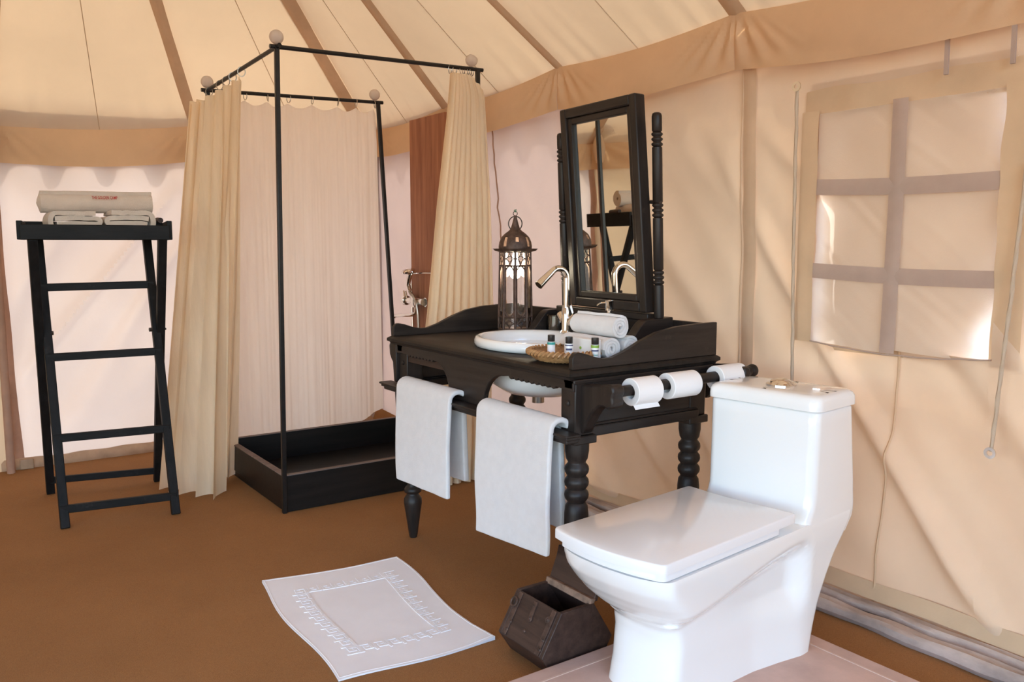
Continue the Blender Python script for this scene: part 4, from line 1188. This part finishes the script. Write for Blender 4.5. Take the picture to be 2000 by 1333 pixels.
for yy in (1.779, 1.936):
    pa, _ = on_slope(yy, 0.02); pb, _ = on_slope(yy, 0.98)
    MB().bar(pa, pb, 0.018, 0.0025, nrm).build('iron_strap', 'rusty', bn, bevel=0.0008)
pc, nrm = on_slope(1.945, 0.27); qm = nrm.to_track_quat('Z', 'Y').to_matrix()
b = MB(); b.tube([pc + nrm * 0.006 + qm @ Vector((0.013 * cos(2 * pi * k / 18), 0.013 * sin(2 * pi * k / 18), 0)) for k in range(18)], 0.003, 6, closed=True); b.build('hasp_ring', 'rusty', bn)

# ------------------------------------------------------------------ bath mat with a key-pattern border
BM = thing('bath_mat', 'white bath mat with an embossed key-pattern border on the brown floor', 'bath mat', (1.147, 2.449, 0))
mc = [Vector((0.872, 2.072, 0)), Vector((1.362, 2.030, 0)), Vector((1.432, 2.812, 0)), Vector((0.923, 2.868, 0))]
def mat_xy(u, v):
    p = mc[0].lerp(mc[1], u).lerp(mc[3].lerp(mc[2], u), v)
    p.x += 0.012 * sin(v * pi * 2.2 + 0.5) * (1 - u) + 0.014 * sin(v * pi * 2 + 2.6) * u
    p.y += 0.008 * sin(u * pi * 2.0 + 1.0)
    return p
def mat_z(u, v):
    e = min(u, 1 - u, v, 1 - v)
    z = 0.004 + 0.0020 * (nz(u * 4, v * 5, 3) + 0.8)
    z += 0.007 * max(0, 1 - (sqrt((1 - u) ** 2 + (v) ** 2)) / 0.16) + 0.005 * max(0, 1 - sqrt(u ** 2 + (1 - v) ** 2) / 0.2)
    return z
b = MB()
b.grid(lambda u, v: (lambda p: (p.x, p.y, mat_z(u, v)))(mat_xy(u, v)), 44, 60)
W = 45; Hh = 61
# skirt down to the floor
per = [i for i in range(W)] + [j * W + W - 1 for j in range(1, Hh)] + [(Hh - 1) * W + i for i in range(W - 2, -1, -1)] + [j * W for j in range(Hh - 2, 0, -1)]
base = len(b.v)
for i in per:
    x, y, z = b.v[i]; b.v.append((x, y, 0.001))
for k in range(len(per)):
    k2 = (k + 1) % len(per); b.f.append((per[k], per[k2], base + k2, base + k))
b.build('mat_cloth', 'mat', BM, sharp=60)
key = MB()
EMB = [0]
def emboss(path, w=0.0080, h=0.0012):
    for (u0, v0), (u1, v1) in zip(path, path[1:]):
        a = mat_xy(u0, v0); c = mat_xy(u1, v1)
        z = max(mat_z(u0, v0), mat_z(u1, v1), mat_z((u0 + u1) / 2, (v0 + v1) / 2)) + 0.0006 + 0.00012 * (EMB[0] % 3); EMB[0] += 1
        d = (c - a).normalized() * (w / 2)
        key.bar((a.x - d.x, a.y - d.y, z + h / 2 - 0.0008), (c.x + d.x, c.y + d.y, z + h / 2 - 0.0008), w, h + 0.0016)
def key_unit(ou, ov, au, av, bu, bv):
    """one spiral; a runs along the border, b across it"""
    seq = [(0.02, 0.0), (0.02, 1.0), (0.80, 1.0), (0.80, 0.30), (0.36, 0.30), (0.36, 0.66), (0.58, 0.66)]
    emboss([(ou + au * s + bu * t_, ov + av * s + bv * t_) for s, t_ in seq])
nb = 11
for k in range(nb):
    v0 = lerp(0.155, 0.845, k / nb); dv = (0.845 - 0.155) / nb
    key_unit(0.145, v0, 0, dv, 0.085, 0); key_unit(0.855, v0 + dv, 0, -dv, -0.085, 0)
nk = 6
for k in range(nk):
    u0 = lerp(0.235, 0.765, k / nk); du = (0.765 - 0.235) / nk
    key_unit(u0, 0.155, du, 0, 0, 0.055); key_unit(u0 + du, 0.845, -du, 0, 0, -0.055)
ko = key.build('key_border', 'mat', BM, smooth=False)
b = MB()
hemp = [(0.012, 0.012), (0.988, 0.012), (0.988, 0.988), (0.012, 0.988)]
pts = []
for (a, c) in zip(hemp, hemp[1:] + hemp[:1]):
    for i in range(24):
        u, v = lerp(a[0], c[0], i / 24), lerp(a[1], c[1], i / 24); p = mat_xy(u, v); pts.append((p.x, p.y, mat_z(u, v)))
b.tube(pts, 0.0013, 6, closed=True); b.build('stitched_hem', 'mat', BM)

# ------------------------------------------------------------------ shower stall
SH = thing('shower_stall', 'black iron shower frame with ball finials standing on a black wooden tray', 'shower', (1.80, 3.99, 0))
FLb, FLt = (1.280, 3.592, 0.0), (1.310, 3.595, 2.030)
FRb, FRt = (2.335, 3.60, 0.0), (2.322, 3.597, 2.052)
BLb, BLt = (1.300, 4.392, 0.0), (1.240, 4.390, 1.958)
BRb, BRt = (2.285, 4.40, 0.0), (2.176, 4.40, 1.988)
for a, c in ((FLb, FLt), (FRb, FRt), (BLb, BLt), (BRb, BRt)):
    b = MB(); b.bar(a, (c[0], c[1], c[2] + 0.005), 0.020, 0.020); b.build('pole', 'frame_iron', SH, bevel=0.003)
def ext(a, c, e0=0.03, e1=0.03):
    a = Vector(a); c = Vector(c); d = (c - a).normalized(); return a - d * e0, c + d * e1
for a, c in ((FLt, FRt), (FLt, BLt), (BLt, BRt)):
    p, q = ext(a, c); b = MB(); b.tube([p, q], 0.0095, 10); b.build('rail', 'frame_iron', SH)
for c in (FLt, (FRt[0] - 0.035, FRt[1], FRt[2]), BLt, (BRt[0] - 0.02, BRt[1], BRt[2])):
    b = MB(); r = 0.030
    b.lathe([(max(0.001, r * sin(pi * k / 16)), -r * cos(pi * k / 16)) for k in range(17)], (c[0], c[1], c[2] + 0.010 + r), 24); b.build('ball_finial', 'ball', SH)
TX0, TX1, TY0, TY1, TZ = 1.280, 2.325, 3.592, 4.395, 0.168
for (lo, hi, nm) in (((TX0, TY0, 0.002), (TX1, TY0 + 0.022, TZ), 'front_board'), ((TX0, TY1 - 0.022, 0.002), (TX1, TY1, TZ + 0.02), 'back_board'), ((TX1 - 0.022, TY0 + 0.022, 0.002), (TX1, TY1 - 0.022, TZ), 'side_board'), ((TX0, TY0 + 0.022, 0.035), (TX0 + 0.022, TY1 - 0.022, TZ), 'side_board'), ((TX0 + 0.006, TY0 + 0.022, 0.002), (TX0 + 0.022, TY1 - 0.022, 0.033), 'plinth')):
    b = MB(); b.box(lo, hi); b.build(nm, 'tray_wood', SH, bevel=0.002)
b = MB(); b.box((TX0 + 0.02, TY0 + 0.02, 0.03), (TX1 - 0.02, TY1 - 0.02, 0.05)); b.build('tray_floor', 'tray_wood', SH)
for (lo, hi) in (((TX0 - 0.004, TY0 + 0.02, TZ), (TX0 + 0.026, TY1, TZ + 0.006)), ((TX0 + 0.01, TY0 - 0.002, TZ), (TX1, TY0 + 0.024, TZ + 0.005))):
    b = MB(); b.box(lo, hi); b.build('rim_trim', 'rim_wood', SH, bevel=0.0015)
b = MB(); b.box((TX0, TY1 - 0.024, TZ + 0.02), (TX1, TY1, TZ + 0.023)); b.build('rim_trim', 'rim_wood', SH)

# curtains
def ring_mesh():
    b = MB(); b.tube([(0, 0.017 * cos(2 * pi * k / 22), -0.012 + 0.021 * sin(2 * pi * k / 22)) for k in range(22)], 0.0021, 6, closed=True); return b
def curtain(label, fn, nu, nv, mat, rings, loc0, hem=None):
    root = thing('shower_curtain', label, 'curtain', loc0, 'shower curtains')
    b = MB(); b.grid(fn, nu, nv); b.build('curtain_cloth', mat, root)
    first = None
    for (p, a) in rings:
        if first is None:
            first = ring_mesh().build('curtain_ring', 'steel', root, local=True); r = first
        else:
            r = first.copy(); COL.objects.link(r); r.parent = root
        r.location = Vector(p) - Vector(loc0); r.rotation_euler = (0, RND.uniform(-0.15, 0.15), a + RND.uniform(-0.3, 0.3))
    return root
# left curtain, drawn back and pulled out towards the ladder stand
LT = [(0, 1.160, 4.42, 1.890), (0.3, 1.215, 4.36, 1.905), (0.6, 1.255, 4.18, 1.935), (1.0, 1.278, 3.965, 1.955)]
LB = [(0, 0.905, 4.33, 0.012), (0.3, 0.985, 4.17, 0.006), (0.62, 1.10, 3.985, 0.004), (0.72, 1.135, 4.06, 0.006), (0.80, 1.15, 4.25, 0.010), (1.0, 1.302, 4.325, 0.012)]
def left_c(u, v):
    a = poly_at(LT, u); c = poly_at(LB, u)
    k = v ** 0.9
    p = a.lerp(c, k)
    amp = 0.020 + 0.020 * v
    ph = 2 * pi * (u * 6.5 + 0.5 * nz(u * 3, v * 0.6, 2))
    nrm = Vector((-0.72, -0.69, 0)).lerp(Vector((-0.75, -0.66, 0)), v)
    p += nrm * (amp * sin(ph) + 0.010 * nz(u * 22, v * 1.5, 5))
    p += Vector((0.69, -0.72, 0)) * (0.012 * cos(ph * 1.0))
    if v < 0.04: p.z += 0.014 * (abs(sin(ph / 2)) - 0.5) * (1 - v / 0.04)
    p.z = max(p.z, 0.003)
    return p
rail_l = lambda t: Vector(FLt).lerp(Vector(BLt), t)
curtain('beige shower curtain at the left side, drawn back and trailing beside the ladder stand', left_c, 190, 70, 'curtain', [(rail_l(q), 0.1 + pi / 2) for q in (0.47, 0.60, 0.70, 0.80, 0.97)], (1.10, 4.1, 0))
# back curtain, spread flat and lit from behind
ringx = [1.30, 1.43, 1.545, 1.66, 1.79, 1.94, 2.045, 2.155]
def back_c(u, v):
    x = lerp(1.255, 2.172, u) + lerp(0, 0.012, v)
    d = 1.0
    for i, (p, q) in enumerate(zip([1.2] + ringx, ringx + [2.2])):
        if p <= x <= q: d = sin(pi * (x - p) / (q - p))
    ztop = pw([(1.25, 1.925), (2.18, 1.952)], x) - 0.022 * d
    z = lerp(ztop, pw([(1.25, 0.15), (1.98, 0.165), (2.18, 0.245)], x), v)
    y = 4.412 + 0.013 * sin(x * 24 + 1.5 * nz(x * 5, v * 0.5)) * (0.4 + 0.6 * v) + 0.006 * nz(x * 26, v * 1.2, 8) + 0.016 * nz(x * 60, v * 0.7, 4) * 0.4 + 0.012 * d * max(0, 1 - v * 9)
    return (x, y, z)
curtain('pinkish beige shower curtain hanging along the back of the shower, lit from behind', back_c, 200, 60, 'curtain_pink', [(Vector((x, 4.40, pw([(1.24, 1.958), (2.18, 1.988)], x))), 0) for x in ringx], (1.7, 4.41, 0))
# right curtain, bunched at the corner pole
RL = [(2.02, 2.152), (2.0, 2.150), (1.8, 2.126), (1.39, 2.065), (0.85, 2.003), (0.65, 1.972), (0.0, 1.93)]
RR = [(2.02, 2.285), (2.0, 2.300), (1.93, 2.338), (1.4, 2.375), (0.88, 2.39), (0.0, 2.36)]
def right_c(u, v):
    ztop = pw([(0, 2.014), (0.3, 2.012), (0.6, 2.014), (0.78, 2.004), (1, 1.940)], u)
    z = lerp(ztop, 0.006, v)
    xa = pw(sorted(RL), z); xb = pw(sorted(RR), z)
    u2 = u + 0.02 * nz(u * 4, v * 1.2, 3)
    ph = 2 * pi * (u * 9 + 0.9 * nz(u * 2.2, 1.0, 6))
    x = lerp(xa, xb, u2) + 0.012 * cos(ph) * min(1, u * 8) * min(1, (1 - u) * 8)
    y = 3.565 + (0.016 + 0.022 * v) * sin(ph) + 0.010 * nz(u * 30, v * 1.4, 9)
    return (x, y, z)
rail_f = lambda x: Vector(FLt).lerp(Vector(FRt), (x - FLt[0]) / (FRt[0] - FLt[0]))
curtain('beige shower curtain bunched at the right corner pole, behind the washstand', right_c, 220, 60, 'curtain', [(rail_f(x), pi / 2 + 0.4) for x in (2.165, 2.192, 2.232, 2.248, 2.262, 2.274, 2.288)], (2.2, 3.58, 0))
# turn rings to face along their rails
# ------------------------------------------------------------------ board with the shower mixer
bd = MB(); bd.box((2.405, 4.06, 0.0), (2.432, 4.462, 1.915)); bdo = bd.build('wooden_board', 'red_wood', bevel=0.003)
tag(bdo, 'tall reddish-brown wooden board standing against the canvas behind the right shower curtain', 'board')
sm = thing('shower_mixer', 'chrome shower mixer with hand shower and coiled hose on the reddish board', 'shower mixer', (2.36, 4.36, 0.83))
XM = 2.372
b = MB(); b.tube([(XM, 4.455, 0.868), (XM, 4.395, 0.868), (XM, 4.25, 0.868)], [0.017, 0.022, 0.022], 16); b.tube([(2.405, 4.30, 0.868), (XM, 4.30, 0.868)], 0.022, 14); b.tube([(2.405, 4.24, 0.868), (XM, 4.24, 0.868)], 0.026, 14)
b.build('mixer_body', 'chrome', sm)
b = MB(); b.lathe([(0.034, 0), (0.034, 0.008), (0.02, 0.014)], (XM - 0.02, 4.335, 0.868), 20, mat=Matrix.Rotation(-pi / 2, 3, 'Y')); b.lathe([(0.028, 0), (0.03, 0.02), (0.016, 0.03)], (XM, 4.46, 0.868), 18, mat=Matrix.Rotation(-pi / 2, 3, 'X')); b.build('valve', 'chrome', sm)
for yy in (4.475, 4.45):
    b = MB(); b.tube([(XM - 0.004, yy, 0.87), (XM - 0.010, yy + 0.004, 0.925)], [0.006, 0.005], 8); b.build('lever', 'chrome', sm)
b = MB(); b.tube([(XM, 4.35, 0.855), (XM - 0.002, 4.35, 0.800), (XM - 0.012, 4.38, 0.787), (XM - 0.03, 4.50, 0.775), (XM - 0.036, 4.545, 0.772), (XM - 0.037, 4.552, 0.762)], [0.011, 0.011, 0.011, 0.010, 0.0105, 0.010], 12); b.build('bath_spout', 'chrome', sm)
b = MB(); b.tube([(XM + 0.01, 4.405, 0.60), (XM + 0.008, 4.41, 0.80), (XM + 0.006, 4.415, 0.97)], 0.0075, 10); b.build('riser_pipe', 'chrome', sm)
b = MB(); b.tube([(XM - 0.01, 4.40, 0.925), (XM - 0.02, 4.405, 0.965), (XM - 0.024, 4.385, 1.0), (XM - 0.026, 4.365, 1.03)], [0.012, 0.013, 0.015, 0.016], 14)
b.lathe([(0.012, 0), (0.040, 0.012), (0.042, 0.022), (0.03, 0.030), (0.005, 0.034)], (XM - 0.03, 4.372, 1.025), 22, mat=Matrix.Rotation(radians(-15), 3, 'Y')); b.build('hand_shower', 'chrome', sm)
b = MB(); b.tube([(XM - 0.02, 4.375, 1.03), (XM, 4.25, 1.035), (2.404, 4.17, 1.036)], 0.0045, 8); b.build('shelf_rod', 'chrome', sm)
hp = [(XM - 0.012, 4.40, 0.925), (XM - 0.022, 4.375, 0.915), (XM - 0.026, 4.33, 0.900), (XM - 0.026, 4.295, 0.86), (XM - 0.022, 4.285, 0.80), (XM - 0.020, 4.283, 0.72), (XM - 0.02, 4.29, 0.6)]
hh = []
for i in range(len(hp) - 1):
    for k in range(16): hh.append(Vector(hp[i]).lerp(Vector(hp[i + 1]), k / 16))
for _ in range(12):
    hh = [hh[0]] + [(hh[i - 1] + hh[i] * 2 + hh[i + 1]) / 4 for i in range(1, len(hh) - 1)] + [hh[-1]]
b = MB(); b.tube(hh, [0.0095 if i % 2 else 0.0082 for i in range(len(hh))], 10); b.build('metal_hose', 'steel', sm)

# ------------------------------------------------------------------ folding ladder stand with towels
ST = thing('folding_stand', 'black wooden folding tray stand with ladder rungs by the left canvas wall', 'stand', (0.66, 4.1, 0))
i0, i1 = Vector((0.446, 3.930, 0.0)), Vector((0.452, 4.300, 1.222))
j0, j1 = Vector((0.878, 3.860, 0.0)), Vector((0.889, 4.230, 1.228))
o0, o1 = Vector((0.462, 4.540, 0.0)), Vector((0.396, 3.975, 1.222))
p0, p1 = Vector((0.935, 4.470, 0.0)), Vector((0.884, 3.900, 1.228))
for a, c in ((i0, i1), (j0, j1), (o0, o1), (p0, p1)):
    b = MB(); b.bar(a, c, 0.036, 0.030, (0, 1, 0)); b.build('leg', 'black_z', ST, bevel=0.003)
for tt in (0.064, 0.302, 0.580, 0.826):
    a = i0.lerp(i1, tt); c = j0.lerp(j1, tt); a.y -= 0.004; c.y -= 0.004
    b = MB(); b.bar(a - (c - a).normalized() * 0.015, c + (c - a).normalized() * 0.012, 0.022, 0.034); b.build('rung', 'black_x', ST, bevel=0.003)
a = o0.lerp(o1, 0.06); c = p0.lerp(p1, 0.05); b = MB(); b.bar(a, c, 0.02, 0.032); b.build('rung', 'black_x', ST, bevel=0.003)
for (a, c, s_) in ((i0.lerp(i1, 0.665), o0.lerp(o1, 0.665), 1), (j0.lerp(j1, 0.66), p0.lerp(p1, 0.66), -1)):
    m = (a + c) / 2; b = MB(); b.tube([m + Vector((-0.034, 0, 0)), m + Vector((0.034, 0, 0))], 0.005, 8); b.tube([m + Vector((s_ * 0.028, 0, 0)), m + Vector((s_ * 0.040, 0, 0))], 0.010, 6); b.build('pivot_bolt', 'iron', ST)
TA, TB, TC, TD = Vector((0.352, 3.965, 0)), Vector((0.912, 3.885, 0)), Vector((0.978, 4.255, 0)), Vector((0.400, 4.33, 0))
def tray_board(a, c, z0, z1, th, nm):
    a = Vector((a.x, a.y, (z0 + z1) / 2)); c = Vector((c.x, c.y, (z0 + z1) / 2)); b = MB(); b.bar(a, c, th, z1 - z0); b.build(nm, 'black_x', ST, bevel=0.003)
tray_board(TA, TB, 1.218, 1.280, 0.022, 'tray_side')
tray_board(TD, TC, 1.218, 1.300, 0.020, 'tray_side')
tray_board(TA, TD, 1.218, 1.295, 0.022, 'tray_end')
tray_board(TB, TC, 1.218, 1.300, 0.022, 'tray_end')
b = MB(); vs = []
for z in (1.235, 1.248):
    vs += [(p.x, p.y, z) for p in (TA, TB, TC, TD)]
b.add(vs, [(0, 3, 2, 1), (4, 5, 6, 7), (0, 1, 5, 4), (1, 2, 6, 5), (2, 3, 7, 6), (3, 0, 4, 7)]); b.build('tray_bottom', 'black_x', ST)
b = MB(); b.lathe([(0.012, -0.05), (0.014, 0), (0.012, 0.05)], (0.905, 4.06, 1.305), 14, mat=Matrix.Rotation(pi / 2, 3, 'X')); b.build('tray_handle', 'bin_wood', ST)

def folded_towel(label, x0, x1, z0, z1, ya, yb, sgn, seed):
    b = MB(); h = z1 - z0; L = x1 - x0; r = h / 4
    zs4 = [z0 + h * (k + 0.5) / 4 for k in range(4)]
    path = []
    # one long strip folded over three times
    def run(za, xa, xb): path.extend([(lerp(xa, xb, k / 14), za + 0.004 * sin(pi * k / 14) + 0.002 * nz(k * 0.4, seed)) for k in range(15)])
    def turn(cx, cz, rad, d):
        path.extend([(cx + d * rad * sin(pi * k / 10), cz - rad * cos(pi * k / 10)) for k in range(1, 10)])
    m = h / 8
    run(zs4[1], x0 + L * 0.14, x1 - 0.02)
    path2 = []
    turn(x1 - 0.02, (zs4[1] + zs4[2]) / 2, h / 8, 1)
    run(zs4[2], x1 - 0.02, x0 + 0.02)
    pts = path[:]
    # outer wrap: up and over from bottom to top on the closed side
    out = [(lerp(x1 - 0.006, x0 + 0.025, k / 16), zs4[0] + 0.001 * sin(k)) for k in range(17)]
    out += [(x0 + 0.025 - 0.022 * sin(pi * k / 12), (zs4[0] + zs4[3]) / 2 - (zs4[3] - zs4[0]) / 2 * cos(pi * k / 12)) for k in range(1, 12)]
    out += [(lerp(x0 + 0.025, x1 - 0.025, k / 16), zs4[3] + 0.003 * nz(k * 0.5, seed + 2)) for k in range(17)]
    th = h / 4 * 0.82
    if sgn < 0:
        pts = [(x0 + x1 - x, z) for x, z in pts]; out = [(x0 + x1 - x, z) for x, z in out]
    b.ribbon(pts, th, 'y', ya + 0.004, yb); b.ribbon(out, th, 'y', ya, yb)
    for i, p in enumerate(b.v):
        q = noise.noise(Vector((p[0] * 26, p[1] * 12, p[2] * 40 + seed)))
        b.v[i] = (p[0] + 0.002 * q, p[1] + 0.004 * q - 0.16 * (p[0] - 0.65), p[2] + 0.003 * q)
    tag(b.build('folded_towel', 'terry_cream'), label, 'towel', 'folded hand towels on the tray stand')
folded_towel('cream folded hand towel at the left under the rolled bath towel on the tray stand', 0.466, 0.662, 1.249, 1.340, 3.968, 4.15, 1, 1.0)
folded_towel('cream folded hand towel at the right under the rolled bath towel on the tray stand', 0.672, 0.862, 1.249, 1.346, 3.968, 4.15, -1, 5.0)

BT = thing('bath_towel', 'large cream rolled bath towel lettered in red, on top of the tray stand', 'towel', (0.665, 4.10, 1.326))
b = MB(); R_ = 0.052; th = R_ / 3.4
b.ribbon(spiral(4.10, 1.378, th * 0.5, R_ - th / 2, 2.9, 2.6), th * 0.84, 'x', 0.452, 0.880)
def slant(p): return p[1] - 0.16 * (p[0] - 0.665)
for i, p in enumerate(b.v):
    q = noise.noise(Vector((p[0] * 14, p[1] * 30, p[2] * 30)))
    rr = sqrt((p[1] - 4.10) ** 2 + (p[2] - 1.378) ** 2)
    xx = p[0] + (-0.020 * (1 - rr / R_) * 0.9 if p[0] < 0.47 else 0)
    b.v[i] = (xx, slant(p) + 0.002 * q, p[2] + 0.002 * q + 0.010 * (p[0] - 0.665))
b.build('towel_roll', 'terry_cream', BT)
cu = bpy.data.curves.new('lettering', 'FONT'); cu.body = 'THE GOLDEN CAMP'; cu.size = 0.023; cu.align_x = 'CENTER'; cu.align_y = 'CENTER'; cu.resolution_u = 3; cu.offset = 0.0004
tmp = bpy.data.objects.new('lettering_curve', cu); COL.objects.link(tmp)
bpy.context.view_layer.update()
me = bpy.data.meshes.new_from_object(tmp)
bpy.data.objects.remove(tmp)
b = MB()
def letter_pt(co):
    x = 0.688 + co.x * 0.47; a = radians(22) + co.y * 0.85 / R_
    y = 4.10 - (R_ + 0.0035) * cos(a); z = 1.378 + (R_ + 0.0035) * sin(a)
    return (x, y - 0.16 * (x - 0.665), z + 0.010 * (x - 0.665))
b.add([letter_pt(v.co) for v in me.vertices], [tuple(p.vertices) for p in me.polygons])
b.build('lettering', 'red_thread', BT, smooth=False)
